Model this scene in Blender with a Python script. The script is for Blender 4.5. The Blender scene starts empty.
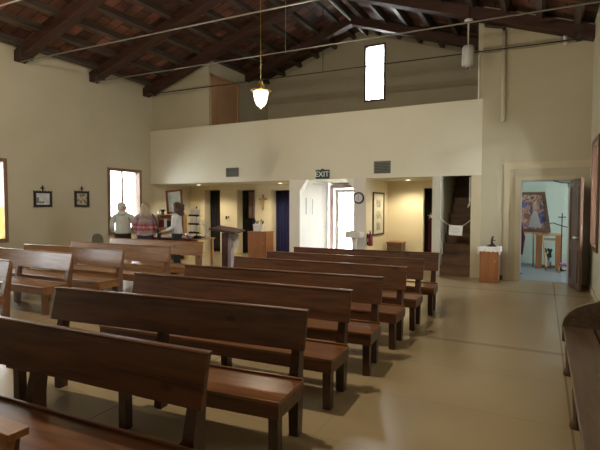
import bpy, bmesh, math, random
from mathutils import Vector, Matrix, Euler
random.seed(7)
sc = bpy.context.scene
COL = sc.collection
R = math.radians

# ------------------------------------------------------------------ materials
def mat(name, col, rough=0.6, metal=0.0, coat=0.0, spec=0.5, emit=None, estr=0.0):
    m = bpy.data.materials.new(name); m.use_nodes = True
    b = m.node_tree.nodes['Principled BSDF']
    b.inputs['Base Color'].default_value = (*col, 1)
    b.inputs['Roughness'].default_value = rough
    b.inputs['Metallic'].default_value = metal
    b.inputs['Coat Weight'].default_value = coat
    b.inputs['Coat Roughness'].default_value = 0.12
    b.inputs['Specular IOR Level'].default_value = spec
    if emit:
        b.inputs['Emission Color'].default_value = (*emit, 1)
        b.inputs['Emission Strength'].default_value = estr
    return m

def nodes(m):
    nt = m.node_tree
    return nt, nt.nodes['Principled BSDF']

def noise_mat(name, c1, c2, scale=(1, 1, 1), nscale=4, rough=0.6, bump=0.0, coat=0.0, detail=4, spec=0.5, lo=.3, hi=.7, bscale=None):
    m = mat(name, c1, rough, coat=coat, spec=spec)
    nt, b = nodes(m)
    tc = nt.nodes.new('ShaderNodeTexCoord'); mp = nt.nodes.new('ShaderNodeMapping')
    mp.inputs['Scale'].default_value = scale
    nz = nt.nodes.new('ShaderNodeTexNoise'); nz.inputs['Scale'].default_value = nscale; nz.inputs['Detail'].default_value = detail
    cr = nt.nodes.new('ShaderNodeValToRGB')
    cr.color_ramp.elements[0].position = lo; cr.color_ramp.elements[0].color = (*c1, 1)
    cr.color_ramp.elements[1].position = hi; cr.color_ramp.elements[1].color = (*c2, 1)
    nt.links.new(tc.outputs['Object'], mp.inputs[0]); nt.links.new(mp.outputs[0], nz.inputs['Vector'])
    nt.links.new(nz.outputs[0], cr.inputs[0]); nt.links.new(cr.outputs[0], b.inputs['Base Color'])
    if bump:
        bp = nt.nodes.new('ShaderNodeBump'); bp.inputs['Strength'].default_value = bump; bp.inputs['Distance'].default_value = 0.01
        src = nz
        if bscale:
            src = nt.nodes.new('ShaderNodeTexNoise'); src.inputs['Scale'].default_value = bscale; src.inputs['Detail'].default_value = 3
            nt.links.new(tc.outputs['Object'], src.inputs['Vector'])
        nt.links.new(src.outputs[0], bp.inputs['Height']); nt.links.new(bp.outputs[0], b.inputs['Normal'])
    return m

def wood(name, dark, light, axis='X', rough=0.35, coat=0.3, knots=True, gs=1.0, vary=0.0):
    """grained timber; the grain runs along the given object axis"""
    m = mat(name, dark, rough, coat=coat)
    nt, b = nodes(m)
    tc = nt.nodes.new('ShaderNodeTexCoord'); mp = nt.nodes.new('ShaderNodeMapping')
    s = {'X': (.9, 9, 9), 'Y': (9, .9, 9), 'Z': (9, 9, .9)}[axis]
    mp.inputs['Scale'].default_value = [v*gs for v in s]
    oi = nt.nodes.new('ShaderNodeObjectInfo')
    off = nt.nodes.new('ShaderNodeVectorMath'); off.operation = 'ADD'
    sc_ = nt.nodes.new('ShaderNodeVectorMath'); sc_.operation = 'SCALE'; sc_.inputs['Scale'].default_value = .37
    nt.links.new(oi.outputs['Location'], sc_.inputs[0])
    nt.links.new(tc.outputs['Object'], off.inputs[0]); nt.links.new(sc_.outputs[0], off.inputs[1])
    nt.links.new(off.outputs[0], mp.inputs[0])
    nz = nt.nodes.new('ShaderNodeTexNoise'); nz.inputs['Scale'].default_value = 1.6; nz.inputs['Detail'].default_value = 8; nz.inputs['Distortion'].default_value = 1.2
    nt.links.new(mp.outputs[0], nz.inputs['Vector'])
    cr = nt.nodes.new('ShaderNodeValToRGB')
    cr.color_ramp.elements[0].position = .28; cr.color_ramp.elements[0].color = (*dark, 1)
    cr.color_ramp.elements[1].position = .74; cr.color_ramp.elements[1].color = (*light, 1)
    nt.links.new(nz.outputs[0], cr.inputs[0])
    out = cr.outputs[0]
    if knots:
        vo = nt.nodes.new('ShaderNodeTexVoronoi'); vo.inputs['Scale'].default_value = 1.0
        mk = nt.nodes.new('ShaderNodeMapping'); mk.inputs['Scale'].default_value = {'X': (1.8, 4, 4), 'Y': (4, 1.8, 4), 'Z': (4, 4, 1.8)}[axis]
        nt.links.new(off.outputs[0], mk.inputs[0]); nt.links.new(mk.outputs[0], vo.inputs['Vector'])
        kr = nt.nodes.new('ShaderNodeValToRGB')
        kr.color_ramp.elements[0].position = .05; kr.color_ramp.elements[0].color = (.25, .2, .2, 1)
        kr.color_ramp.elements[1].position = .11; kr.color_ramp.elements[1].color = (1, 1, 1, 1)
        nt.links.new(vo.outputs['Distance'], kr.inputs[0])
        mx = nt.nodes.new('ShaderNodeMix'); mx.data_type = 'RGBA'; mx.blend_type = 'MULTIPLY'; mx.inputs[0].default_value = .8
        nt.links.new(out, mx.inputs[6]); nt.links.new(kr.outputs[0], mx.inputs[7]); out = mx.outputs[2]
    nt.links.new(out, b.inputs['Base Color'])
    bp = nt.nodes.new('ShaderNodeBump'); bp.inputs['Strength'].default_value = .12; bp.inputs['Distance'].default_value = .004
    nt.links.new(nz.outputs[0], bp.inputs['Height']); nt.links.new(bp.outputs[0], b.inputs['Normal'])
    return m

M = {}
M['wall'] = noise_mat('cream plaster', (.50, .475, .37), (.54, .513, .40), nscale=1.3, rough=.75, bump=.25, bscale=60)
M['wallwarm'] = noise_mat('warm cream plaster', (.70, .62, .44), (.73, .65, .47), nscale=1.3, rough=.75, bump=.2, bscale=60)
M['white'] = noise_mat('white plaster', (.84, .83, .81), (.88, .87, .85), nscale=2, rough=.7, bump=.1, bscale=50)
M['mint'] = noise_mat('pale mint plaster', (.42, .49, .42), (.46, .53, .46), nscale=1.5, rough=.8)
M['trim'] = noise_mat('painted trim', (.55, .49, .34), (.58, .52, .37), nscale=3, rough=.5)
M['pew'] = wood('pew wood', (.048, .017, .007), (.15, .058, .023), 'X', rough=.36, coat=.08)
M['pew_seat'] = wood('pew seat wood', (.10, .038, .014), (.25, .10, .035), 'X', rough=.30, coat=.5)
M['pew_post'] = wood('pew post wood', (.024, .009, .005), (.065, .025, .012), 'Z', rough=.35, coat=.3, knots=False)  # post and leg colour darkened to carry the backlit shade
M['pewL'] = wood('golden lit pew wood', (.15, .070, .025), (.36, .18, .062), 'X', rough=.36, coat=.12)  # golden light on the left block put into the wood colour
M['pewL_post'] = wood('golden lit pew post wood', (.10, .042, .018), (.22, .10, .042), 'Z', rough=.35, coat=.3, knots=False)  # left block posts carry the same golden light in their colour
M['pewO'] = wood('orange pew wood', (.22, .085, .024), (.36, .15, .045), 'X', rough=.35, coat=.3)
M['bench'] = wood('dark bench wood', (.055, .036, .024), (.13, .085, .055), 'Y', rough=.4, coat=.2)
M['beam'] = wood('truss timber', (.030, .011, .007), (.075, .028, .018), 'X', rough=.65, coat=0, knots=False)
M['beamY'] = wood('purlin timber', (.038, .027, .022), (.11, .082, .068), 'Y', rough=.6, coat=.05, knots=False)
M['step'] = wood('stair timber', (.10, .055, .030), (.20, .115, .065), 'X', rough=.5, coat=.1, knots=False)
M['cab'] = wood('reddish cabinet wood', (.26, .10, .035), (.36, .15, .055), 'Z', rough=.45, coat=.1, knots=False)
M['lect'] = wood('dark lectern wood', (.045, .022, .02), (.10, .05, .04), 'Z', rough=.35, coat=.3, knots=False)
M['pine'] = wood('honey pine', (.38, .20, .08), (.52, .30, .13), 'Z', rough=.5, coat=.1, knots=False)
M['loftdoor'] = wood('flat plywood door', (.46, .27, .15), (.56, .36, .22), 'Z', rough=.5, coat=.05, knots=False)
M['frame'] = wood('window frame wood', (.16, .085, .042), (.27, .15, .08), 'Z', rough=.45, coat=.1, knots=False)
M['door'] = wood('dark door wood', (.075, .035, .018), (.13, .065, .035), 'Z', rough=.45, coat=.2, knots=False)
M['pinkframe'] = mat('pinkish door frame', (.48, .36, .36), .5)
M['black'] = mat('black', (.012, .011, .011), .5)
M['iron'] = mat('dark iron', (.03, .028, .027), .45, .8)
M['steel'] = mat('grey steel rod', (.35, .34, .33), .4, .8)
M['rust'] = mat('dark iron rod', (.055, .045, .04), .6, .3)
M['brass'] = mat('brass', (.55, .38, .12), .3, 1)
M['silver'] = mat('silver', (.6, .6, .6), .3, 1)
M['blackcloth'] = noise_mat('black curtain', (.008, .007, .008), (.018, .015, .017), nscale=6, rough=.95)
M['maroon'] = noise_mat('maroon cloth', (.10, .012, .018), (.16, .02, .03), nscale=8, rough=.9)
M['bluecloth'] = noise_mat('deep blue curtain', (.006, .007, .045), (.014, .016, .10), scale=(6, 6, .5), nscale=2, rough=.85)
M['lace'] = noise_mat('white lace', (.55, .53, .48), (.8, .78, .72), nscale=45, rough=.9)
M['paper'] = mat('paper', (.72, .72, .70), .8)
M['ptext'] = mat('grey print', (.25, .24, .23), .8)
M['bronze'] = mat('dark bronze', (.045, .022, .014), .35, .4)
M['red'] = mat('red paint', (.20, .018, .03), .35)
M['signgreen'] = mat('exit sign green', (.012, .05, .05), .4)
M['letters'] = mat('sign letters', (.75, .8, .8), .5, emit=(.7, .9, .9), estr=.05)
M['vent'] = mat('grey vent', (.16, .17, .16), .5, .3)
M['ventd'] = mat('vent recess', (.035, .035, .035), .7)
M['plastic'] = mat('white plastic', (.65, .65, .62), .4)
M['lampglass'] = mat('glowing lamp glass', (.9, .88, .8), .3, emit=(1, .93, .78), estr=5)
M['bulb'] = mat('recessed lamp lens', (.9, .9, .85), .3, emit=(1, .9, .66), estr=6)
M['stone'] = noise_mat('pale marble', (.62, .60, .58), (.74, .72, .70), nscale=5, rough=.4)
M['grass'] = mat('outdoor paving', (.72, .72, .70), .9)
M['skin'] = mat('skin', (.55, .33, .24), .5)
M['greyhair'] = noise_mat('grey hair', (.52, .53, .54), (.7, .71, .72), scale=(3, 3, 1), nscale=14, rough=.7)
M['blond'] = noise_mat('ash blond hair', (.26, .20, .14), (.48, .40, .31), scale=(4, 4, .6), nscale=12, rough=.55)
M['brownhair'] = noise_mat('dark brown hair', (.035, .018, .014), (.085, .045, .034), scale=(4, 4, .8), nscale=12, rough=.5)
M['jacket'] = noise_mat('pale grey jacket', (.50, .55, .56), (.62, .67, .68), nscale=8, rough=.85)
M['whitetop'] = noise_mat('pale blue grey top', (.55, .57, .62), (.68, .70, .74), nscale=8, rough=.85)
M['trouser'] = mat('black trousers', (.015, .014, .018), .85)
M['jean'] = mat('dark plum trousers', (.045, .028, .05), .85)
M['shoe'] = mat('dark shoe', (.02, .018, .018), .5)
M['leaf'] = noise_mat('leaf', (.03, .07, .02), (.07, .14, .04), nscale=8, rough=.6)
M['clockface'] = mat('clock face', (.75, .75, .78), .4)
M['purple'] = mat('purple cushion', (.22, .13, .30), .9)
M['glare'] = noise_mat('picture glass reflection', (.50, .56, .66), (.72, .76, .80), nscale=6, rough=.15)  # white reflection on the glazing painted in as the picture colour
M['parch'] = noise_mat('parchment sketch', (.20, .17, .12), (.50, .46, .34), nscale=14, rough=.5, lo=.42, hi=.55)

# patterned sweater: bands of red, cream and grey
def sweater():
    m = mat('patterned sweater', (.4, .3, .3), .9); nt, b = nodes(m)
    tc = nt.nodes.new('ShaderNodeTexCoord'); sp = nt.nodes.new('ShaderNodeSeparateXYZ')
    nt.links.new(tc.outputs['Object'], sp.inputs[0])
    nz = nt.nodes.new('ShaderNodeTexNoise'); nz.inputs['Scale'].default_value = 22
    nt.links.new(tc.outputs['Object'], nz.inputs['Vector'])
    ad = nt.nodes.new('ShaderNodeMath'); ad.operation = 'MULTIPLY_ADD'; ad.inputs[1].default_value = .16
    nt.links.new(nz.outputs[0], ad.inputs[0]); nt.links.new(sp.outputs['Z'], ad.inputs[2])
    mr = nt.nodes.new('ShaderNodeMapRange'); mr.inputs['From Min'].default_value = .9; mr.inputs['From Max'].default_value = 1.6
    nt.links.new(ad.outputs[0], mr.inputs[0])
    cr = nt.nodes.new('ShaderNodeValToRGB'); cr.color_ramp.interpolation = 'CONSTANT'
    cols = [(0, (.50, .47, .46)), (.22, (.38, .28, .30)), (.33, (.36, .09, .12)), (.42, (.50, .36, .36)), (.47, (.34, .08, .11)), (.57, (.36, .24, .28)), (.66, (.42, .32, .34)), (.74, (.32, .25, .30)), (.86, (.46, .40, .42))]
    e = cr.color_ramp.elements
    e[0].position = 0; e[0].color = (*cols[0][1], 1); e[1].position = cols[1][0]; e[1].color = (*cols[1][1], 1)
    for p, c in cols[2:]:
        q = e.new(p); q.color = (*c, 1)
    nt.links.new(mr.outputs[0], cr.inputs[0]); nt.links.new(cr.outputs[0], b.inputs['Base Color'])
    return m
M['sweater'] = sweater()

def floor_mat():
    m = mat('polished beige floor', (.4, .33, .22), .24, spec=.5); nt, b = nodes(m)
    tc = nt.nodes.new('ShaderNodeTexCoord')
    nz = nt.nodes.new('ShaderNodeTexNoise'); nz.inputs['Scale'].default_value = .6; nz.inputs['Detail'].default_value = 2
    nt.links.new(tc.outputs['Object'], nz.inputs['Vector'])
    cr = nt.nodes.new('ShaderNodeValToRGB')
    cr.color_ramp.elements[0].position = .3; cr.color_ramp.elements[0].color = (.35, .278, .165, 1)
    cr.color_ramp.elements[1].position = .75; cr.color_ramp.elements[1].color = (.385, .308, .186, 1)
    nt.links.new(nz.outputs[0], cr.inputs[0])
    sp = nt.nodes.new('ShaderNodeSeparateXYZ'); nt.links.new(tc.outputs['Object'], sp.inputs[0])
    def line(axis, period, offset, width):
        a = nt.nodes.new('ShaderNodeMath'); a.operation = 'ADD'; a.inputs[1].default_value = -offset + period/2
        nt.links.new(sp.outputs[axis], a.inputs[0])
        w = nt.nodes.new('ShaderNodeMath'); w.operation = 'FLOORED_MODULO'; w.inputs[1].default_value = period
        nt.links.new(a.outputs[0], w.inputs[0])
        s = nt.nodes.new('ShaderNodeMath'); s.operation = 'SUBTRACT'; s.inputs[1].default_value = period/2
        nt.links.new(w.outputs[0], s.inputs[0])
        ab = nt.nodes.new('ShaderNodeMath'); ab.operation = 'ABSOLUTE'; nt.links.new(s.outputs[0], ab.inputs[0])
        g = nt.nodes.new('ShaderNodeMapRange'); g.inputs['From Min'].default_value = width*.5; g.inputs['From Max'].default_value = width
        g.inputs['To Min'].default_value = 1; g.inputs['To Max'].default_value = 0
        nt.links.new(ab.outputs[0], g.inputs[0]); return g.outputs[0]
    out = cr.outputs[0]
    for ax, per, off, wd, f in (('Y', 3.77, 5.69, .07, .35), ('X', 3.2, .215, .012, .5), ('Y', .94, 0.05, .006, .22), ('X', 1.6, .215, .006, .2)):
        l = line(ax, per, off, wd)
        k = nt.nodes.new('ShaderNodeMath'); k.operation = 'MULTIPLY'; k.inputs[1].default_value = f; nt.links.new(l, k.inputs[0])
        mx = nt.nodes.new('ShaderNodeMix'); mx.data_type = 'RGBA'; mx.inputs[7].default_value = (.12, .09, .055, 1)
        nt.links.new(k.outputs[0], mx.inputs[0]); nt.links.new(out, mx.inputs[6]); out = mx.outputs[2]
    nt.links.new(out, b.inputs['Base Color'])
    rr = nt.nodes.new('ShaderNodeMapRange'); rr.inputs['To Min'].default_value = .20; rr.inputs['To Max'].default_value = .34
    nt.nodes.remove(rr)
    n2 = nt.nodes.new('ShaderNodeTexNoise'); n2.inputs['Scale'].default_value = 3
    nt.links.new(tc.outputs['Object'], n2.inputs['Vector'])
    bp = nt.nodes.new('ShaderNodeBump'); bp.inputs['Strength'].default_value = .05; bp.inputs['Distance'].default_value = .02
    nt.links.new(n2.outputs[0], bp.inputs['Height']); return m
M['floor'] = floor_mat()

def deck_mat():
    """roof boards: short planks of differing red browns"""
    m = mat('roof boards', (.1, .04, .03), .75); nt, b = nodes(m)
    tc = nt.nodes.new('ShaderNodeTexCoord')
    br = nt.nodes.new('ShaderNodeTexBrick'); br.inputs['Scale'].default_value = 1
    br.inputs['Brick Width'].default_value = .645; br.inputs['Row Height'].default_value = .28; br.inputs['Mortar Size'].default_value = .012
    br.inputs['Color1'].default_value = (.065, .026, .017, 1); br.inputs['Color2'].default_value = (.25, .10, .062, 1)
    br.inputs['Mortar'].default_value = (.012, .008, .006, 1); br.inputs['Bias'].default_value = -.15
    mp = nt.nodes.new('ShaderNodeMapping'); mp.inputs['Scale'].default_value = (1, 1, 1)
    nt.links.new(tc.outputs['Object'], mp.inputs[0]); nt.links.new(mp.outputs[0], br.inputs['Vector'])
    nz = nt.nodes.new('ShaderNodeTexNoise'); nz.inputs['Scale'].default_value = 2.5; nz.inputs['Detail'].default_value = 6
    nt.links.new(tc.outputs['Object'], nz.inputs['Vector'])
    mr = nt.nodes.new('ShaderNodeMapRange'); mr.inputs['From Min'].default_value = .3; mr.inputs['From Max'].default_value = .7; mr.inputs['To Min'].default_value = .45; mr.inputs['To Max'].default_value = 1.5
    nt.links.new(nz.outputs[0], mr.inputs[0])
    mx = nt.nodes.new('ShaderNodeMix'); mx.data_type = 'RGBA'; mx.blend_type = 'MULTIPLY'; mx.inputs[0].default_value = 1
    nt.links.new(br.outputs[0], mx.inputs[6]); nt.links.new(mr.outputs[0], mx.inputs[7])
    nt.links.new(mx.outputs[2], b.inputs['Base Color'])
    return m
M['deck'] = deck_mat()

def glass(name, tint=(1, 1, 1)):
    m = bpy.data.materials.new(name); m.use_nodes = True
    nt = m.node_tree; nt.nodes.remove(nt.nodes['Principled BSDF']); out = nt.nodes['Material Output']
    tr = nt.nodes.new('ShaderNodeBsdfTransparent'); tr.inputs[0].default_value = (*tint, 1)
    gl = nt.nodes.new('ShaderNodeBsdfGlossy'); gl.inputs['Roughness'].default_value = .05
    fr = nt.nodes.new('ShaderNodeFresnel'); fr.inputs[0].default_value = 1.45
    mx = nt.nodes.new('ShaderNodeMixShader')
    nt.links.new(fr.outputs[0], mx.inputs[0]); nt.links.new(tr.outputs[0], mx.inputs[1]); nt.links.new(gl.outputs[0], mx.inputs[2])
    nt.links.new(mx.outputs[0], out.inputs[0]); return m
M['glass'] = glass('window glass', (.95, .95, .93))
M['amber'] = glass('amber glass', (1, .86, .50))

def icon_mat():
    m = mat('painted icon', (.3, .2, .3), .5); nt, b = nodes(m)
    tc = nt.nodes.new('ShaderNodeTexCoord'); mp = nt.nodes.new('ShaderNodeMapping'); mp.inputs['Scale'].default_value = (2.2, 2.2, 1.6)
    nz = nt.nodes.new('ShaderNodeTexNoise'); nz.inputs['Scale'].default_value = 2.6; nz.inputs['Detail'].default_value = 3; nz.inputs['Distortion'].default_value = 1
    nt.links.new(tc.outputs['Object'], mp.inputs[0]); nt.links.new(mp.outputs[0], nz.inputs['Vector'])
    cr = nt.nodes.new('ShaderNodeValToRGB'); e = cr.color_ramp.elements
    e[0].position = .34; e[0].color = (.10, .09, .20, 1); e[1].position = .66; e[1].color = (.18, .15, .28, 1)
    for p, c in ((.43, (.16, .16, .36)), (.49, (.45, .20, .10)), (.54, (.62, .50, .36)), (.6, (.35, .10, .08))):
        q = e.new(p); q.color = (*c, 1)
    nt.links.new(nz.outputs[0], cr.inputs[0]); nt.links.new(cr.outputs[0], b.inputs['Base Color'])
    return m
M['icon'] = icon_mat()

# ------------------------------------------------------------------ helpers
class MB:
    """collects simple solids and links them as ONE mesh object"""
    def __init__(s): s.bm = bmesh.new()
    def box(s, x0, x1, y0, y1, z0, z1, mtx=None):
        v = [s.bm.verts.new(((x0, x1)[i & 1], (y0, y1)[(i >> 1) & 1], (z0, z1)[(i >> 2) & 1])) for i in range(8)]
        for f in ((0, 2, 3, 1), (4, 5, 7, 6), (0, 1, 5, 4), (2, 6, 7, 3), (0, 4, 6, 2), (1, 3, 7, 5)):
            s.bm.faces.new([v[i] for i in f])
        if mtx is not None: bmesh.ops.transform(s.bm, matrix=mtx, verts=v)
        return s
    def prism(s, pts, axis, a, b):
        """polygon pts extruded from a to b along axis ('X': pts=(y,z), 'Y': pts=(x,z), 'Z': pts=(x,y))"""
        def mk(p, t): return {'X': (t, p[0], p[1]), 'Y': (p[0], t, p[1]), 'Z': (p[0], p[1], t)}[axis]
        v0 = [s.bm.verts.new(mk(p, a)) for p in pts]; v1 = [s.bm.verts.new(mk(p, b)) for p in pts]
        n = len(pts)
        s.bm.faces.new(v0); s.bm.faces.new(v1[::-1])
        for i in range(n): s.bm.faces.new((v0[i], v1[i], v1[(i+1) % n], v0[(i+1) % n]))
        return s
    def tube(s, p0, p1, r0, r1=None, n=10):
        r1 = r0 if r1 is None else r1
        p0, p1 = Vector(p0), Vector(p1); d = (p1-p0).normalized()
        a = d.orthogonal().normalized(); c = d.cross(a)
        A = [s.bm.verts.new(p0+(a*math.cos(2*math.pi*i/n)+c*math.sin(2*math.pi*i/n))*r0) for i in range(n)]
        B = [s.bm.verts.new(p1+(a*math.cos(2*math.pi*i/n)+c*math.sin(2*math.pi*i/n))*r1) for i in range(n)]
        s.bm.faces.new(A[::-1]); s.bm.faces.new(B)
        for i in range(n): s.bm.faces.new((A[i], A[(i+1) % n], B[(i+1) % n], B[i]))
        return s
    def path(s, pts, r, n=8):
        for a, b in zip(pts, pts[1:]): s.tube(a, b, r, r, n)
        return s
    def lathe(s, prof, c=(0, 0, 0), n=20, axis='Z', caps=True):
        rings = []
        for r, h in prof:
            ring = []
            for i in range(n):
                a = 2*math.pi*i/n; x, y = r*math.cos(a), r*math.sin(a)
                p = {'Z': (x, y, h), 'Y': (x, h, y), 'X': (h, x, y)}[axis]
                ring.append(s.bm.verts.new((p[0]+c[0], p[1]+c[1], p[2]+c[2])))
            rings.append(ring)
        for a, b in zip(rings, rings[1:]):
            for i in range(n): s.bm.faces.new((a[i], a[(i+1) % n], b[(i+1) % n], b[i]))
        if caps and prof[0][0] > 1e-4: s.bm.faces.new(rings[0][::-1])
        if caps and prof[-1][0] > 1e-4: s.bm.faces.new(rings[-1])
        return s
    def ball(s, c, rx, ry=None, rz=None, n=14):
        ry = rx if ry is None else ry; rz = rx if rz is None else rz
        mt = Matrix.Translation(c) @ Matrix.Diagonal((rx, ry, rz, 1))
        bmesh.ops.create_uvsphere(s.bm, u_segments=n, v_segments=max(6, n*2//3), radius=1, matrix=mt); return s
    def build(s, name, m, parent=None, loc=(0, 0, 0), bevel=0, smooth=False, rot=None):
        bmesh.ops.remove_doubles(s.bm, verts=s.bm.verts, dist=1e-6) if smooth else None
        bmesh.ops.recalc_face_normals(s.bm, faces=s.bm.faces)
        me = bpy.data.meshes.new(name); s.bm.to_mesh(me); s.bm.free()
        me.materials.append(m)
        if smooth:
            for p in me.polygons: p.use_smooth = True
        o = bpy.data.objects.new(name, me); COL.objects.link(o)
        o.location = loc
        if rot: o.rotation_euler = rot
        if parent is not None: o.parent = parent
        if bevel:
            b = o.modifiers.new('bevel', 'BEVEL'); b.width = bevel; b.segments = 2; b.limit_method = 'ANGLE'
        return o

def tag(o, label=None, cat=None, group=None, kind=None):
    if label: o['label'] = label
    if cat: o['category'] = cat
    if group: o['group'] = group
    if kind: o['kind'] = kind
    return o

def empty(name, loc, rz=0, label=None, cat=None, group=None, rot=None):
    o = bpy.data.objects.new(name, None); COL.objects.link(o)
    o.location = loc; o.rotation_euler = rot if rot else (0, 0, rz); o.empty_display_size = .1
    return tag(o, label, cat, group)

def struct(name, mb, m, parent=None, **k):
    o = mb.build(name, m, parent, **k)
    if parent is None: o['kind'] = 'structure'
    return o

def children(o): return [c for c in COL.objects if c.parent == o]
def copy_tree(o, parent=None):
    c = o.copy(); COL.objects.link(c); c.parent = parent
    for ch in children(o): copy_tree(ch, c)
    return c

def wall_cells(mb, axis, a, b, u0, u1, z0, z1, holes):
    """solid wall between a and b along its thickness axis, with rectangular holes (u0,u1,z0,z1)"""
    us = sorted({u0, u1, *[h[0] for h in holes], *[h[1] for h in holes]})
    us = [u for u in us if u0 <= u <= u1]
    for i in range(len(us)-1):
        ua, ub = us[i], us[i+1]; um = (ua+ub)/2
        cuts = sorted([(h[2], h[3]) for h in holes if h[0] < um < h[1]])
        z = z0
        segs = []
        for c in cuts:
            if c[0] > z: segs.append((z, c[0]))
            z = max(z, c[1])
        if z < z1: segs.append((z, z1))
        for (s0, s1) in segs:
            if axis == 'Y': mb.box(ua, ub, a, b, s0, s1)
            else: mb.box(a, b, ua, ub, s0, s1)
    return mb

# ------------------------------------------------------------------ the setting
XL, XR = -10.93, .82          # side walls of the nave
YB, YR, YG, YF = 10.87, 12.7, 14.3, -3.2     # gallery front, wall under gallery, gable wall, wall behind the viewer
RX = -5.05; RZ = 7.22; EL = 5.30; ER = 5.15
def roofz(x): return EL+(RZ-EL)*(x-XL)/(RX-XL) if x < RX else ER+(RZ-ER)*(XR-x)/(XR-RX)

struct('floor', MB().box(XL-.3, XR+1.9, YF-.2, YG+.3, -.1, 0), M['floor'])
# outdoor paving
struct('ground', MB().box(-60, 60, -60, 80, -.3, -.12), M['grass'])
# left wall with three windows
WL = [(9.30, 10.40, .82, 2.60), (5.25, 6.36, .82, 2.60), (1.2, 2.3, .82, 2.60)]
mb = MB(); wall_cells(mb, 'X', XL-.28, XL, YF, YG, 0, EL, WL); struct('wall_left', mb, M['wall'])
# right wall with windows
WR = [(9.12, 10.15, .88, 2.70)]
mb = MB(); wall_cells(mb, 'X', XR, XR+.28, YF, YB, 0, ER, WR); struct('wall_right', mb, M['wall'])
# wall behind the viewer
mb = MB(); mb.prism([(XL-.28, 0), (XR+.28, 0), (XR+.28, ER), (XR, roofz(XR)), (RX, RZ), (XL, EL), (XL-.28, EL)], 'Y', YF-.2, YF)
struct('wall_front', mb, M['wall'])
# wall with the sacristy door, right of the gallery
mb = MB(); wall_cells(mb, 'Y', YB, YB+.16, -1.2, XR+.28, 0, 5.0, [(-.42, .47, 0, 2.12)])
mb.prism([(-1.2, 5.0), (XR+.28, 5.0), (XR+.28, ER), (XR, roofz(XR)), (-1.2, roofz(-1.2))], 'Y', YB, YB+.16)
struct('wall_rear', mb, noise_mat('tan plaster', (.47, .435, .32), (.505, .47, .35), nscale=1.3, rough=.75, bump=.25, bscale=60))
# upper wall return beside the gallery, closes the loft on the right
struct('wall_loft_right', MB().prism([(YB+.16, 0), (YG, 0), (YG, roofz(-1.2)), (YB+.16, roofz(-1.2))], 'X', -1.32, -1.2), M['wall'])
# gable wall of the loft with its narrow window
LW = (-5.08, -4.47, 4.92, 6.60)
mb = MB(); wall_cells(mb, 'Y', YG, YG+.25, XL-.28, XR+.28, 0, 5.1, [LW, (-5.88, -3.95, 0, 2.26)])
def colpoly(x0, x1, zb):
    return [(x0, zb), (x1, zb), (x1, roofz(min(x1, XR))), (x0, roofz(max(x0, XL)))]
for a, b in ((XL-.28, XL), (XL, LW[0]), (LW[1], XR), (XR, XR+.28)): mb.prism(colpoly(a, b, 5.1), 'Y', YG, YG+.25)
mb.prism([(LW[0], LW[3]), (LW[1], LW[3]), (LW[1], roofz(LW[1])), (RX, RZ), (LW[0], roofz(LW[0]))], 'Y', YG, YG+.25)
struct('wall_gable', mb, noise_mat('cream gable plaster', (.50, .46, .34), (.54, .50, .375), nscale=1.3, rough=.8))  # gable plaster in one cream tone with slight noise
# gallery front (parapet) with slab
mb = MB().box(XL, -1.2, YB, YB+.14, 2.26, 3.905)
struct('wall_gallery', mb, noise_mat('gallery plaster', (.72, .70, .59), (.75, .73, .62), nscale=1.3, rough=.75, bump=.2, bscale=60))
mb = MB().box(XL, -2.07, YB+.14, YG, 2.26, 2.9)
struct('ceiling_gallery', mb, M['wall'])
# front piers under the gallery: between openings
struct('wall_vestibule_left', MB().box(-5.97, -5.66, YB+.003, YR, 0, 2.26), M['white'])
struct('wall_vestibule_right', MB().box(-4.16, -3.86, YB+.003, YR, 0, 2.26), noise_mat('pale pier plaster', (.70, .68, .66), (.74, .72, .70), nscale=2, rough=.7))
# corbels that cut the upper corners of the vestibule opening
struct('trim_1', MB().prism([(-5.66, 2.26), (-5.45, 2.26), (-5.50, 2.21), (-5.66, 1.98)], 'Y', YB+.003, YB+.15), M['white'])
struct('trim_2', MB().prism([(-4.16, 2.26), (-4.36, 2.26), (-4.32, 2.21), (-4.16, 2.00)], 'Y', YB+.003, YB+.15), M['white'])
struct('wall_stair_left', MB().box(-2.25, -2.07, YB+.003, YG, 0, 2.26), noise_mat('stair wall plaster', (.60, .58, .50), (.64, .62, .54), nscale=2, rough=.7))
struct('wall_stair_right', MB().box(-1.41, -1.2, YB-.012, YB+.2, 0, 2.26), M['trim'])
# wall under the gallery (left bay) with three deep openings, and right niche
ops = [(-10.29, -9.63, 0, 2.12), (-8.94, -8.24, 0, 2.10), (-7.64, -7.0, 0, 2.08)]
ops = [(-10.29, -9.63, 0, 2.12), (-8.94, -8.24, 0, 2.10), (-7.64, -6.96, 0, 2.08)]
mb = MB(); wall_cells(mb, 'Y', YR, YR+.32, XL, -5.97, 0, 2.26, ops); struct('wall_back', mb, M['wallwarm'])
mb = MB(); wall_cells(mb, 'Y', YR+.9, YR+1.0, XL, -5.97, 0, 2.26, []); struct('wall_closet_back', mb, M['black'])
mb = MB(); wall_cells(mb, 'Y', YR, YR+.15, -3.86, -2.25, 0, 2.26, [(-2.86, -2.25, 0, 2.06)]); struct('wall_niche', mb, M['wallwarm'])
# niche side cheek, warm plaster skin over the pier
struct('trim_3', MB().box(-3.86, -3.845, YB+.01, YR, 0, 2.26), M['wallwarm'])
# vestibule rear wall around the exterior door
mb = MB(); wall_cells(mb, 'Y', YR+.2, YR+.32, -5.66, -4.0, 0, 2.9, [(-5.62, -4.16, 0, 2.17)]); struct('wall_vestibule_back', mb, M['white'])
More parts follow.
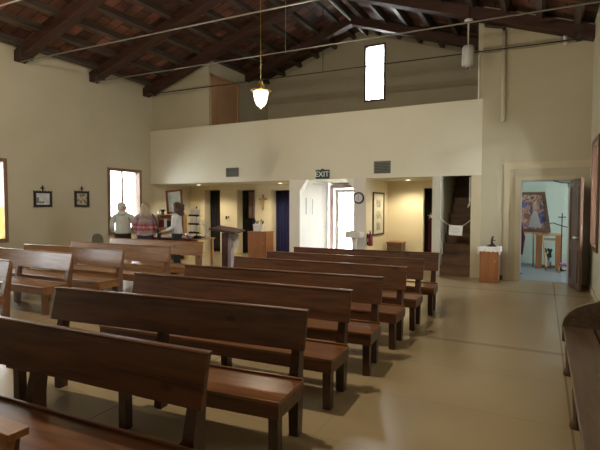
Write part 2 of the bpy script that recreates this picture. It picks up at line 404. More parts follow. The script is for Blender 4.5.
# loft closet
struct('wall_loft_closet_front', MB().prism([(XL, 2.9), (-8.72, 2.9), (-8.72, roofz(-8.72)), (XL, EL)], 'Y', 11.0, 11.12), M['wall'])
mb = MB(); wall_cells(mb, 'X', -8.82, -8.72, 11.12, YG, 2.9, roofz(-8.8), [(11.05, 12.5, 2.9, 5.42)])
struct('wall_loft_closet_side', mb, noise_mat('grey loft plaster', (.52, .49, .40), (.56, .53, .43), nscale=1.3, rough=.8))
d = struct('door_3', MB().box(-8.775, -8.735, 11.14, 12.46, 2.9, 5.38), M['loftdoor'])
struct('door_frame', MB().box(-8.74, -8.70, 11.08, 11.16, 2.9, 5.46).box(-8.74, -8.70, 12.44, 12.52, 2.9, 5.46).box(-8.74, -8.70, 11.08, 12.52, 5.38, 5.46), M['loftdoor'], d)
MB().tube((-8.735, 12.34, 3.95), (-8.68, 12.34, 3.95), .02).ball((-8.67, 12.34, 3.95), .035).build('door_knob', M['brass'], d)
# far closet of the right niche, dark
struct('wall_porch_left', MB().box(-5.97, -5.88, YR+.32, YG, 0, 2.26), M['white'])
struct('wall_porch_right', MB().box(-3.95, -3.861, YR+.32, YG, 0, 2.26), M['white'])
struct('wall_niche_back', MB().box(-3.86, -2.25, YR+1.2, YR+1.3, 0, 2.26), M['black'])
# casing trims on the sacristy wall
mb = MB().box(-.74, -.64, YB-.03, YB, 0, 2.36).box(-.74, XR, YB-.03, YB, 2.36, 2.46).box(-.78, XR, YB-.045, YB, 2.46, 2.50)
struct('trim_4', mb, M['trim'])
struct('trim_5', MB().box(-.52, -.42, YB-.035, YB, 0, 2.12).box(-.52, .57, YB-.035, YB, 2.12, 2.20).box(.47, .57, YB-.035, YB, 0, 2.12), M['trim'])
struct('trim_6', MB().box(-.435, -.40, YB, YB+.16, 0, 2.12).box(-.40, .47, YB+.02, YB+.16, 2.09, 2.12).box(.455, .47, YB+.02, YB+.16, 0, 2.09), noise_mat('bluish lit jamb', (.50, .54, .62), (.56, .60, .68), nscale=2, rough=.4))  # jamb colour carries the bluish light on the casing
struct('baseboard_rear', MB().box(-1.2, -.74, YB-.02, YB, 0, .10), M['step'])
struct('baseboard_right', MB().box(XR-.02, XR, 5.3, YB-.03, 0, .10), M['trim'])
# sacristy
mb = MB(); mb.box(-1.2, 2.5, YG-.05, YG, 0, 2.9); struct('wall_sacristy_back', mb, M['mint'])
mb = MB(); wall_cells(mb, 'X', 2.4, 2.55, YB+.16, YG, 0, 2.9, [(11.9, 12.9, 1.0, 2.1)]); struct('wall_sacristy_right', mb, M['mint'])
struct('wall_sacristy_left', MB().box(-1.2, -1.16, YB+.16, YG-.05, 0, 2.9), M['mint'])
struct('wall_sacristy_front', MB().box(XR+.28, 2.55, YB, YB+.16, 0, 2.9), M['mint'])
struct('ceiling_sacristy', MB().box(-1.2, 2.55, YB+.16, YG, 2.9, 3.0), M['white'])
struct('floor_sacristy', MB().box(-1.15, 2.4, YB+.16, YG-.05, 0, .004), noise_mat('cool grey floor', (.20, .235, .27), (.26, .30, .33), nscale=1.2, rough=.3))

# roof deck with purlins
mb = MB()
mb.prism([(XL-.3, roofz(XL)-.09), (RX, RZ), (RX, RZ+.12), (XL-.3, roofz(XL)+.03)], 'Y', YF-.3, YG+.35)
mb.prism([(RX, RZ), (XR+.3, roofz(XR)-.09), (XR+.3, roofz(XR)+.03), (RX, RZ+.12)], 'Y', YF-.3, YG+.35)
deck = struct('ceiling', mb, M['deck'])
sl = math.atan((RZ-EL)/(RX-XL)); sr = math.atan((RZ-ER)/(XR-RX))
for side in (-1, 1):
    n = 9
    for k in range(n):
        x = RX+side*(.45+k*.645)
        if not (XL+.1 < x < XR-.1): continue
        a = -sl if side < 0 else sr
        mtx = Matrix.Translation((x, 0, roofz(x))) @ Matrix.Rotation(a, 4, 'Y')
        MB().box(-.055, .055, YF, YG+.0, -.165, -.002, mtx).build('purlin', M['beamY'], deck)
MB().box(RX-.05, RX+.05, YF, YG, RZ-.26, RZ-.03).build('ridge_beam', M['beamY'], deck)
MB().box(RX-.02, RX+.02, YF, YG, RZ-.285, RZ-.262).build('conduit', M['plastic'], deck)

# roof trusses: two rafters, tie rod and king rod
def truss(y, label, rodmat, lz, rz):
    t = empty('roof_truss', (RX, y, 0), 0, label, 'roof truss', 'timber roof trusses across the nave')
    w = .135
    def raf(x0, x1, nm, bot):
        xs = [x0, x1]
        pts = [(x0-RX, roofz(x0)-.12), (x1-RX, roofz(x1)-.12), (x1-RX, roofz(x1)-.12-.25), (x0-RX, roofz(x0)-.12-.25)]
        return MB().prism(pts, 'Y', -w, w).build('rafter', M['beam'], t, bevel=.012)
    raf(XL+.002, RX, 'l', 0); raf(RX, XR-.002, 'r', 0)
    zt = lambda x: lz+(rz-lz)*(x-XL)/(XR-XL)
    if y < 12: MB().tube((XL-RX+.01, 0, lz), (XR-RX-.01, 0, rz), .014).build('tie_rod', rodmat, t)
    if 8 < y < 12: MB().tube((.12, 0, zt(RX)-.03), (.12, 0, RZ-.42), .008).build('hanger_rod', rodmat, t)
    for s, x in ((1, XL-RX+.25), (-1, XR-RX-.25)):
        MB().box(x-.05, x+.05, -.15, .15, roofz(x+RX)-.40, roofz(x+RX)-.14).tube((x-s*.1, 0, (lz if s > 0 else rz)), (x, 0, roofz(x+RX)-.36), .012).build('iron_bracket', M['rust'], t)
    return t
words = ['behind the viewer', 'just over the viewer, out past the picture top', 'crossing the ceiling high above the second pew',
         'leftmost rafter foot on the left wall, top left corner', 'second rafter foot from the left on the left wall',
         'whose left foot meets the corner of left wall and gallery front', 'deepest one, inside the loft before the gable wall']
for i, y in enumerate((.5, 2.6, 4.72, 6.80, 8.82, 10.72, 13.0)):
    if i < 1: continue
    truss(y, 'dark timber roof truss, ' + words[i], M['rust'] if i >= 5 else M['steel'], 4.95 if i < 5 else 5.0, 4.80 if i < 5 else 4.84)

# ------------------------------------------------------------------ windows
def window(n, axis, u0, u1, z0, z1, wx, inward, mullions=1, fw=.07, frame=None, amber=False):
    """window in a side wall (axis X) or end wall (axis Y); wx = inner wall face, inward = +1/-1 direction into the room"""
    frame = frame or M['frame']
    mb = MB()
    d0, d1 = sorted((wx-inward*.16, wx+inward*.035))
    def bx(a, b, c, d, e0=d0, e1=d1):
        if axis == 'X': mb.box(e0, e1, a, b, c, d)
        else: mb.box(a, b, e0, e1, c, d)
    bx(u0-fw, u0+.015, z0-fw, z1+fw); bx(u1-.015, u1+fw, z0-fw, z1+fw); bx(u0+.015, u1-.015, z1-.015, z1+fw); bx(u0+.015, u1-.015, z0-fw, z0+.015)
    o = struct('window_%d' % n, mb, frame)
    for k in range(mullions):
        um = u0+(u1-u0)*(k+1)/(mullions+1)
        m2 = MB(); e0, e1 = sorted((wx-inward*.14, wx-inward*.09))
        if axis == 'X': m2.box(e0, e1, um-.025, um+.025, z0, z1)
        else: m2.box(um-.025, um+.025, e0, e1, z0, z1)
        m2.build('mullion', frame, o)
    m3 = MB(); e0, e1 = sorted((wx-inward*.12, wx-inward*.114))
    if axis == 'X': m3.box(e0, e1, u0, u1, z0, z1)
    else: m3.box(u0, u1, e0, e1, z0, z1)
    m3.build('pane', M['glass'], o)
    if amber:
        m4 = MB(); e0, e1 = sorted((wx-inward*.108, wx-inward*.104))
        for (a, b) in ((u0, u0+.09), (u1-.09, u1)):
            m4.box(e0, e1, a, b, z0, z0+.75)
        m4.build('amber_border', M['amber'], o)
    return o
for i, w in enumerate(WL): window(i+1, 'X', *w, XL, 1, amber=i > 0)
for i, w in enumerate(WR): window(i+5, 'X', *w, XR, -1, frame=M['door'])
window(7, 'Y', *LW, YG, -1, mullions=0, fw=.04, frame=M['lect'])

# ------------------------------------------------------------------ exterior door in the vestibule
d1 = struct('door_1', MB().box(-5.66, -5.54, YR+.10, YR+.24, 0, 2.20).box(-4.26, -4.16, YR+.10, YR+.24, 0, 2.20).box(-5.54, -4.26, YR+.10, YR+.24, 2.10, 2.20), M['pinkframe'])
MB().box(-5.50, -5.40, YR+.15, YR+.19, .02, 2.08).box(-4.36, -4.28, YR+.15, YR+.19, .02, 2.08).box(-5.40, -4.36, YR+.15, YR+.19, 1.98, 2.08).box(-5.40, -4.36, YR+.15, YR+.19, .02, .22).build('door_leaf', M['white'], d1)
MB().box(-5.40, -4.36, YR+.165, YR+.172, .22, 1.98).build('pane', M['glass'], d1)
MB().box(-5.405, -5.39, YR+.14, YR+.15, .35, .95).box(-5.405, -5.39, YR+.14, YR+.15, 1.12, 1.65).box(-5.405, -5.39, YR+.14, YR+.15, 1.8, 1.95).build('edge_strip', M['iron'], d1)
MB().tube((-4.32, YR+.15, 1.02), (-4.32, YR+.09, 1.02), .012).tube((-4.32, YR+.09, 1.02), (-4.42, YR+.09, 1.02), .012).build('door_handle', M['silver'], d1)
# two narrow slots in the left vestibule wall
tag(MB().box(-5.66, -5.655, 11.22, 11.26, 1.35, 1.80).build('wall_slot', M['vent']), 'narrow grey slot strip on the white vestibule wall, farther from the door', 'wall fitting')
tag(MB().box(-5.66, -5.655, 11.62, 11.66, 1.35, 1.78).build('wall_slot', M['vent']), 'narrow grey slot strip on the white vestibule wall, nearer the glass door', 'wall fitting')

# ------------------------------------------------------------------ sacristy door leaf, opened into the nave
d2 = struct('door_2', MB().box(.665, .71, 9.93, 10.82, .012, 2.10), M['door'])
mb = MB()
for z0, z1 in ((.15, .75), (.9, 1.95)):
    mb.box(.652, .666, 10.05, 10.07, z0, z1).box(.652, .666, 10.68, 10.70, z0, z1).box(.652, .666, 10.05, 10.70, z0, z0+.02).box(.652, .666, 10.05, 10.70, z1-.02, z1)
mb.build('panel_moulding', M['door'], d2)
MB().tube((.665, 10.0, 1.0), (.60, 10.0, 1.0), .012).ball((.585, 10.0, 1.0), .03).tube((.71, 10.0, 1.0), (.755, 10.0, 1.0), .012).build('door_knob', M['silver'], d2)
MB().box(.60, .665, 10.45, 10.72, 1.96, 2.03).build('door_closer', M['silver'], d2)
MB().path([(.47, 10.6, 2.035), (.32, 10.70, 2.05), (.18, 10.86, 2.10)], .010).build('closer_arm', M['iron'], d2)
for z in (.25, 1.05, 1.85): MB().tube((.67, 10.83, z-.05), (.67, 10.83, z+.05), .012).build('hinge', M['brass'], d2)

# swing the leaf: hinge at the right jamb
hinge = Matrix.Translation((.50, 10.83, 0)) @ Matrix.Rotation(R(8.5), 4, 'Z') @ Matrix.Translation((-.69, -10.83, 0))
for q in [d2]+children(d2):
    if q.name.startswith('closer_arm'): continue
    q.data.transform(hinge)
# ------------------------------------------------------------------ pews
def make_pew(L, mp, mseat, mpost, name='pew'):
    """origin: floor under the right hand end of the back; the pew runs to -X, seat towards -Y"""
    t = empty(name, (0, 0, 0))
    lean = Matrix.Shear('XZ', 4, (0, 0)) if False else None
    # back board, leaning with its top away from the seat
    def sh(y, z): return y+(z-.87)*.24
    pts = [(sh(-.016, .60), .60), (sh(.016, .60), .60), (sh(.016, .862), .862), (sh(-.016, .862), .862)]
    MB().prism(pts, 'X', -L, 0).build('backrest', mp, t, bevel=.004)
    MB().prism([(-.024, .856), (.020, .856), (.022, .864), (.014, .874), (-.016, .874), (-.026, .866)], 'X', -L-.008, .008).build('top_rail', mp, t, bevel=.004)
    # seat board with rear lip, and apron box
    MB().box(-L+.0, .015, -.51, -.115, .392, .416).build('seat', mseat, t, bevel=.006)
    MB().box(-L+.01, .005, -.137, -.116, .417, .432).build('rear_lip', mseat, t, bevel=.004)
    MB().box(-L+.01, .008, -.502, -.478, .300, .391).box(-.016, .008, -.477, -.12, .300, .391).box(-L+.01, -L+.032, -.477, -.12, .300, .391).box(-L+.01, .008, -.119, -.099, .315, .391).build('apron', mp, t, bevel=.003)
    for x in (-.075, -L/2-.03, -L+.09):
        # tapered post rising behind the board, widening to the seat
        w0, w1 = .045, .030
        bm = MB(); v = []
        for z, y0, y1, w in ((.0, -.095, -.015, .034), (.33, -.096, .0, .040), (.45, -.084, .005, .035), (.84, .010, .055, .027)):
            v.append([bm.bm.verts.new(p) for p in ((x-w, y0, z), (x+w, y0, z), (x+w, y1, z), (x-w, y1, z))])
        v[3] = v[3]
        for a, b in zip(v, v[1:]):
            for i in range(4): bm.bm.faces.new((a[i], a[(i+1) % 4], b[(i+1) % 4], b[i]))
        bm.bm.faces.new(v[0][::-1]); bm.bm.faces.new(v[-1])
        # keep the post behind the board where the board is
        bm.build('back_post', mpost, t)
        MB().prism([(x-.10, .30), (x-.04, .30), (x-.04, .43), (x-.10, .36)], 'Y', -.085, -.03).build('wedge', mpost, t)
        MB().box(x-.005 if x > -.2 else x-.034, x+.063 if x > -.2 else x+.034, -.475, -.405, 0, .391).build('front_leg', mpost, t, bevel=.003)
    return t
pewA = make_pew(2.50, M['pew'], M['pew_seat'], M['pew_post'])
first = True
main = [((-1.457, 1.831), (-3.80, 1.76), 'dark brown wooden pew nearest the viewer whose long back cuts across the left foreground'),
        ((-1.441, 2.893), (-3.90, 2.68), 'dark brown wooden pew second from the viewer, black knot near its right end'),
        ((-1.448, 3.757), (-4.02, 3.65), 'dark brown wooden pew in the centre block, third back from the lower left foreground'),
        ((-1.432, 4.589), (-3.86, 4.42), 'dark brown wooden pew in the middle of the centre block, fourth from the foreground'),
        ((-1.415, 5.48), (-3.95, 5.47), 'dark brown wooden pew, third from the exit door end of the centre block'),
        ((-1.41, 6.36), (-3.90, 6.35), 'dark brown wooden pew, last but one before the exit door in the centre block'),
        ((-1.399, 7.307), (-3.85, 7.21), 'dark brown wooden pew closest to the exit door, rearmost of the centre block')]
for i, (r_, l_, lab) in enumerate(main):
    p = pewA if i == 0 else copy_tree(pewA)
    p.location = (r_[0], r_[1], 0); p.rotation_euler = (0, 0, math.atan2(r_[1]-l_[1], r_[0]-l_[0]))
    p.scale = ((1, .965, .985, .98, .99, .99, .985)[i], 1, 1)
    tag(p, lab, 'pew', 'pews of the centre block')
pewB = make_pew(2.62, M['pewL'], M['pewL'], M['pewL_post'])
left = [(-6.22, 3.69, 'brown pew showing only its right end at the left picture edge'),
        (-6.37, 4.72, 'brown pew with a bright golden sheen across its back, second of left block'),
        (-6.06, 5.42, 'brown pew in the left block just behind the golden sheened pew'),
        (-5.82, 6.24, 'brown pew in the left block, last but one before the standing people'),
        (-5.97, 7.32, 'brown pew directly in front of the three standing people')]
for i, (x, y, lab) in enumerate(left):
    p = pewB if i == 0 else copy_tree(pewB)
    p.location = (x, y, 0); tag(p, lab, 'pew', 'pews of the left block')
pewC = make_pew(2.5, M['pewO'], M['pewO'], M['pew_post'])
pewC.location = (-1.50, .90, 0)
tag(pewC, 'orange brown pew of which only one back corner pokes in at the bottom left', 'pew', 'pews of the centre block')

MB().box(-2.5, .045, -.045, .030, .876, .905).build('book_ledge', M['pewO'], pewC, bevel=.004)
pewC.location = (-1.55, .91, 0); pewC.scale = (1, 1, .955)
# ------------------------------------------------------------------ side settle on the right wall
t = empty('settle', (.5, 5.1, 0), 0, 'long dark wooden settle along the right wall with curved end board', 'bench')
MB().box(-.31, -.06, -4.9, -.03, .425, .452).build('seat', M['bench'], t, bevel=.008)
MB().box(-.042, .24, -4.9, -.03, .425, .450).build('seat', M['bench'], t, bevel=.006)
MB().box(-.28, -.25, -4.9, -.03, .335, .424).build('apron', M['bench'], t)
pts = [(-.315, .30), (-.315, .46), (-.30, .52), (-.26, .585), (-.20, .635), (-.12, .675), (-.04, .70), (.03, .735), (.08, .79), (.13, .87), (.19, .93), (.29, .95), (.29, 0), (.22, 0), (.22, .30)]
MB().prism(pts, 'Y', -.028, .025).build('end_board', M['bench'], t, bevel=.006)
MB().box(.25, .285, -4.9, -.03, .46, .95).build('backrest', M['bench'], t)
for y in (-.09, -1.27, -2.6, -3.9):
    MB().lathe([(.036, 0), (.042, .02), (.036, .05), (.02, .07), (.024, .18), (.030, .27), (.022, .30), (.028, .42)], (-.262, y, 0), 12).build('leg', M['bench'], t, smooth=True)
    MB().box(.2, .245, y-.025, y+.025, 0, .425).build('leg', M['bench'], t)

# ------------------------------------------------------------------ lectern
t = empty('lectern', (-5.73, 7.80, 0), 0, 'dark wooden lectern with slanted top standing between the two pew blocks', 'lectern')
MB().box(-.20, .24, -.20, .20, 0, .04).build('base', M['lect'], t, bevel=.008)
MB().box(-.10, .035, -.07, .07, .04, 1.04).build('column', M['lect'], t, bevel=.004)
MB().box(.036, .11, -.05, .06, .04, 1.02).build('side_column', noise_mat('pale lectern side', (.30, .27, .33), (.36, .33, .40), nscale=3, rough=.4), t)
mt = Matrix.Translation((0.0, 0, 1.10)) @ Matrix.Rotation(R(7), 4, 'Y') @ Matrix.Rotation(R(8), 4, 'X')
MB().box(-.32, .32, -.18, .18, -.015, .015, mt).box(-.32, .32, -.195, -.18, -.015, .035, mt).build('reading_desk', M['lect'], t, bevel=.003)
MB().box(.112, .26, .02, .025, .72, 1.02).build('white_panel', M['paper'], t)  # plain white panel right of the column, under the desk
tag(MB().lathe([(.035, 0), (.035, .012), (.008, .014)], (0, 0, 0), 12).path([(0, 0, .01), (-.0, 0, .13), (.03, -.02, .19), (.06, -.05, .22)], .006).ball((.065, -.055, .222), .014).build('microphone', M['iron'], loc=(-5.98, 7.84, 1.172)), 'small gooseneck microphone on the left of the lectern top', 'microphone')

# ------------------------------------------------------------------ cabinets
def cabinet(loc, w, dp, h, m, label):
    t = empty('cabinet', loc, 0, label, 'cabinet')
    MB().box(-w/2, w/2, -dp/2, dp/2, 0, h-.03).build('body', m, t, bevel=.004)
    MB().box(-w/2-.015, w/2+.015, -dp/2-.015, dp/2+.015, h-.029, h).build('top', m, t, bevel=.004)
    dr = MB().box(-w/2+.03, w/2-.03, -dp/2-.014, -dp/2-.001, .06, h-.07).build('door', m, t, bevel=.003)
    MB().ball((w/2-.07, -dp/2-.025, h*.62), .013).build('knob', M['brass'], dr)
    return t
cabinet((-7.30, 11.55, 0), .62, .42, .845, M['cab'], 'reddish wood cabinet under the crucifix with a white flower box')
cabinet((-.965, 10.45, 0), .36, .36, .735, M['cab'], 'reddish wood cabinet with lace cloth between the stairs and right door')
# lace cloth with falling edges
mb = MB()
X0, X1, Y0, Y1, ZT = -1.175, -.755, 10.245, 10.655, .739
n = 22
per = []
for i in range(n): per.append((X0+(X1-X0)*i/n, Y0))
for i in range(n): per.append((X1, Y0+(Y1-Y0)*i/n))
for i in range(n): per.append((X1-(X1-X0)*i/n, Y1))
for i in range(n): per.append((X0, Y1-(Y1-Y0)*i/n))
cx, cy = (X0+X1)/2, (Y0+Y1)/2
rings = []
for lvl, (zz, g) in enumerate(((ZT+.006, 1.0), (ZT-.004, 1.02), (ZT-.05, 1.03), (ZT-.10, 1.04))):
    ring = []
    for i, (x, y) in enumerate(per):
        wv = .012*math.sin(i*1.3)*lvl*.3
        dz = (.018*abs(math.sin(i*.72)) if lvl == 3 else 0)
        if lvl == 3 and (i % n < 2 or i % n > n-2): dz -= .05
        k = g+wv
        ring.append(mb.bm.verts.new((cx+(x-cx)*k, cy+(y-cy)*k, zz+dz)))
    rings.append(ring)
mb.bm.faces.new(rings[0])
for a, b in zip(rings, rings[1:]):
    for i in range(len(per)): mb.bm.faces.new((a[i], a[(i+1) % len(per)], b[(i+1) % len(per)], b[i]))
tag(mb.build('lace_cloth', M['lace']), 'white lace cloth draped over the cabinet beside the right door', 'cloth')
# dark statuette: kneeling figure with bowed head
mb = MB().lathe([(.09, 0), (.095, .01), (.085, .025), (.03, .03)], (0, 0, 0), 20)
t = empty('statuette', (-.93, 10.44, .746), R(20), 'small dark bronze kneeling figure on the lace covered cabinet', 'statue')
mb.build('plinth', M['bronze'], t, smooth=True)
def skin_mesh(verts, edges, radii, root=0, sub=2):
    me = bpy.data.meshes.new('t'); me.from_pydata(verts, edges, []); o = bpy.data.objects.new('t', me); COL.objects.link(o)
    sk = o.modifiers.new('s', 'SKIN'); sk.use_smooth_shade = True
    for i, r in enumerate(radii):
        me.skin_vertices[0].data[i].radius = r if isinstance(r, tuple) else (r, r)
        me.skin_vertices[0].data[i].use_root = (i == root)
    s = o.modifiers.new('u', 'SUBSURF'); s.levels = sub; s.render_levels = sub
    dg = bpy.context.evaluated_depsgraph_get(); dg.update()
    res = bpy.data.meshes.new_from_object(o.evaluated_get(dg)); bpy.data.objects.remove(o); return res
def mesh_obj(name, meshes, m, parent=None, extra=None):
    bm = bmesh.new()
    for me in meshes: bm.from_mesh(me)
    if extra: extra(bm)
    me = bpy.data.meshes.new(name); bm.to_mesh(me); bm.free(); me.materials.append(m)
    for p in me.polygons: p.use_smooth = True
    o = bpy.data.objects.new(name, me); COL.objects.link(o); o.parent = parent; return o
me = skin_mesh([(0, 0, .05), (0, 0, .10), (-.005, .0, .15), (.02, 0, .195), (.035, 0, .215), (.06, .02, .04), (.0, .03, .04), (-.04, .03, .035), (.05, .025, .12), (.075, 0, .13)],
               [(0, 1), (1, 2), (2, 3), (3, 4), (0, 5), (5, 6), (6, 7), (2, 8), (8, 9)], [.032, .028, .030, .017, .022, .02, .016, .012, .012, .010])
mesh_obj('figure', [me], M['bronze'], t)

# flower box on the mid cabinet
t = empty('planter', (-7.33, 11.5, .845), 0, 'white square planter with dark sprigs on the cabinet under the crucifix', 'planter')
MB().prism([(-.13, 0), (.13, 0), (.15, .21), (-.15, .21)], 'Y', -.09, .09).build('pot', M['paper'], t, bevel=.006)
for i in range(9):
    a = random.uniform(0, 6.28); x, y = .09*math.cos(a), .05*math.sin(a)
    h = random.uniform(.08, .17)
    mb = MB().tube((x, y, .2), (x*1.6, y*1.5, .2+h), .003, .002, 6)
    for k in range(3):
        mb.ball((x*1.6+random.uniform(-.02, .02), y*1.5, .2+h-k*.03), .014, .01, .02, 8)
    mb.build('sprig', M['leaf'] if i % 3 else M['jean'], t)

# ------------------------------------------------------------------ crucifix, thermostat, clock, exit sign, vents
def crucifix(name, loc, h, label, mcross, mfig):
    t = empty(name, loc, 0, label, 'crucifix')
    MB().box(-.022, .022, -.02, 0, 0, h).box(-h*.31, h*.31, -.02, 0, h*.66, h*.66+.044).build('cross', mcross, t, bevel=.003)
    me = skin_mesh([(0, -.035, h*.50), (0, -.035, h*.62), (0, -.035, h*.70), (0, -.045, h*.78), (-h*.26, -.03, h*.72), (h*.26, -.03, h*.72), (.0, -.045, h*.34), (0, -.03, h*.16)],
                   [(0, 1), (1, 2), (2, 3), (2, 4), (2, 5), (0, 6), (6, 7)], [.020, .022, .018, .018, .008, .008, .014, .009])
    mesh_obj('corpus', [me], mfig, t)
crucifix('crucifix', (-7.93, YR-.001, 1.452), .49, 'wooden crucifix hung on the cream wall above the reddish cabinet', M['cab'], M['brass'])
t = empty('thermostat', (-9.31, YR, 1.19), 0, 'small dark framed thermostat on cream wall left of the lectern', 'thermostat')
MB().box(-.10, .10, -.025, 0, -.07, .09).build('plate', M['wallwarm'], t, bevel=.004)
MB().box(-.07, .0, -.04, -.025, -.05, .05).box(.03, .07, -.035, -.025, -.01, .05).build('dial', M['iron'], t, bevel=.003)
t = empty('wall_clock', (-4.02, YB, 1.78), 0, 'round dark rimmed wall clock on the white pier beside the exit', 'clock')
MB().lathe([(.135, -.002), (.145, -.02), (.14, -.045), (.115, -.05), (.11, -.03)], n=28, axis='Y', caps=False).build('rim', M['jean'], t, smooth=True)
MB().lathe([(.112, -.004), (.112, -.028)], n=28, axis='Y').build('face', M['clockface'], t)
MB().box(-.004, .004, -.034, -.031, 0, .075).box(-.055, 0, -.034, -.031, -.004, .004).build('hands', M['black'], t)
mb = MB()
for k in range(12):
    a = R(30*k); mb.box(-.005, .005, -.032, -.029, .085, .10, Matrix.Rotation(a, 4, 'Y'))
mb.build('hour_marks', M['black'], t)
MB().ball((0, -.034, -.035), .03, .002, .03, 10).build('centre_disc', M['greyhair'], t)

def text_obj(name, s, size, m, parent, loc, rot, depth=.003):
    cu = bpy.data.curves.new('c', 'FONT'); cu.body = s; cu.size = size; cu.extrude = depth; cu.align_x = 'CENTER'; cu.align_y = 'CENTER'
    o = bpy.data.objects.new('c', cu); COL.objects.link(o)
    dg = bpy.context.evaluated_depsgraph_get(); dg.update()
    me = bpy.data.meshes.new_from_object(o.evaluated_get(dg)); bpy.data.objects.remove(o)
    me.materials.clear(); me.materials.append(m)
    q = bpy.data.objects.new(name, me); COL.objects.link(q); q.parent = parent; q.location = loc; q.rotation_euler = rot; return q
t = empty('exit_sign', (-4.99, YB-.001, 2.385), 0, 'dark green EXIT sign on the gallery front above the bright doorway', 'sign')
MB().box(-.185, .185, -.06, 0, -.115, .115).build('housing', M['signgreen'], t, bevel=.006)
text_obj('lettering', 'EXIT', .19, M['letters'], t, (0, -.063, -.002), (R(90), 0, 0))
MB().box(-.03, .03, -.05, -.01, .116, .14).build('bracket', M['iron'], t)

def grille(name, loc, w, h, label, horiz=False):
    t = empty(name, loc, 0, label, 'vent', rot=(R(-90), 0, 0) if horiz else (0, 0, 0))
    MB().box(-w/2, w/2, -.006, -.001, -h/2, h/2).build('backing', M['ventd'], t)
    f = .018
    MB().box(-w/2-f, w/2+f, -.016, -.001, h/2, h/2+f).box(-w/2-f, w/2+f, -.016, -.001, -h/2-f, -h/2).box(-w/2-f, -w/2, -.016, -.001, -h/2, h/2).box(w/2, w/2+f, -.016, -.001, -h/2, h/2).build('frame', M['vent'], t)
    for k in range(7):
        z = -h/2+h*(k+.5)/7
        MB().box(-w/2, w/2, -.014, -.007, z-.008, z+.008).build('slat', M['vent'], t)
    return t
grille('wall_vent', (-7.80, YB, 2.53), .40, .22, 'grey louvred vent on the gallery front, the left one')
grille('wall_vent', (-3.43, YB, 2.51), .38, .26, 'grey louvred vent on the gallery front, right of the exit sign')
grille('ceiling_vent', (-8.75, 12.3, 2.26), .5, .18, 'flat louvred vent in the low ceiling between two recessed lamps', True)
LAMPS = [(-9.75, 11.75, 'round recessed ceiling lamp left, above the display table'), (-6.93, 12.05, 'round recessed ceiling lamp beside the exit opening'), (-3.10, 12.0, 'round recessed ceiling lamp in the niche left of the stairs')]
for x, y, lab in LAMPS:
    t = empty('recessed_lamp', (x, y, 2.26), 0, lab, 'ceiling lamp', 'recessed lamps under the gallery')
    MB().lathe([(.075, -.002), (.11, -.002), (.112, -.008), (.08, -.012)], n=24, caps=False).build('trim_ring', M['plastic'], t, smooth=True)
    MB().lathe([(.0001, -.016), (.05, -.014), (.078, -.004)], n=24).build('lens', M['bulb'], t, smooth=True)
    l = bpy.data.lights.new('recessed light', 'SPOT'); l.energy = 105; l.color = (1, .86, .60); l.spot_size = R(150); l.spot_blend = .6; l.shadow_soft_size = .06
    lo = bpy.data.objects.new('recessed_light', l); COL.objects.link(lo); lo.location = (x, y, 2.22)

# ------------------------------------------------------------------ curtains in the openings
def curtain(name, x0, x1, y, z0, z1, m, label, folds=9, tie=None):
    mb = MB(); nx = folds*6; nz = 14; g = []
    for j in range(nz+1):
        z = z0+(z1-z0)*j/nz; row = []
        for i in range(nx+1):
            u = i/nx
            xa, xb = x0, x1
            if tie:
                zt, pull = tie
                f = math.exp(-((z-zt)/.35)**2) if z > zt else math.exp(-((z-zt)/.5)**2)
                xb = x1-(x1-x0)*pull*f if pull > 0 else x1
                xa = x0-(x1-x0)*pull*f if pull < 0 else x0
            x = xa+(xb-xa)*u
            row.append(mb.bm.verts.new((x, y+.022*math.sin(u*folds*2*math.pi+j*.12), z)))
        g.append(row)
    for j in range(nz):
        for i in range(nx): mb.bm.faces.new((g[j][i], g[j][i+1], g[j+1][i+1], g[j+1][i]))
    o = mb.build(name, m, smooth=True); so = o.modifiers.new('s', 'SOLIDIFY'); so.thickness = .004
    return tag(o, label, 'curtain')
curtain('curtain', -10.62, -9.70, YR+.38, .02, 2.08, M['blackcloth'], 'black curtain filling the leftmost opening behind the lectern', 8)
curtain('curtain', -9.25, -8.40, YR+.40, .02, 1.16, M['blackcloth'], 'lower black curtain across the middle opening below the pale screen', 8)
curtain('curtain', -9.25, -8.76, YR+.36, 1.18, 2.06, M['blackcloth'], 'black curtain drawn aside in the middle opening left of pale screen', 5, (1.2, .3))
curtain('curtain', -7.85, -7.05, YR+.38, .02, 2.04, M['bluecloth'], 'deep blue curtain in the opening next to the exit vestibule', 7)
curtain('robe', -2.84, -2.60, YR+.5, .1, 1.35, M['maroon'], 'dark red robe hanging in the narrow closet gap left of the stairs', 4)
t = empty('lattice_screen', (-8.62, YR+.52, 1.15), 0, 'pale framed screen showing in the upper middle opening', 'screen')
MB().box(-.22, .10, .0, .01, 0, .92).build('panel', noise_mat('pinkish panel', (.34, .25, .25), (.46, .36, .36), nscale=6, rough=.5), t)
MB().box(-.22, -.19, -.02, 0, 0, .92).box(.07, .10, -.02, 0, 0, .92).box(-.19, .07, -.02, 0, .89, .92).box(-.19, .07, -.02, 0, .0, .03).box(-.07, -.05, -.02, 0, .03, .89).box(-.19, .07, -.02, 0, .45, .47).build('lattice', M['frame'], t)
t = empty('hanging_ornament', (-2.75, YR+.43, 1.3), 0, 'white star shaped ornament above the red robe in the closet gap', 'ornament')
mb = MB()
for k in range(5):
    a = R(72*k+90); mb.prism([(0, 0), (.03*math.cos(a-.6), .03*math.sin(a-.6)), (.10*math.cos(a), .10*math.sin(a)), (.03*math.cos(a+.6), .03*math.sin(a+.6))], 'Y', -.005, .005)
mb.build('star', M['paper'], t); MB().tube((0, 0, .1), (0, 0, .7), .003, n=6).build('cord', M['iron'], t)

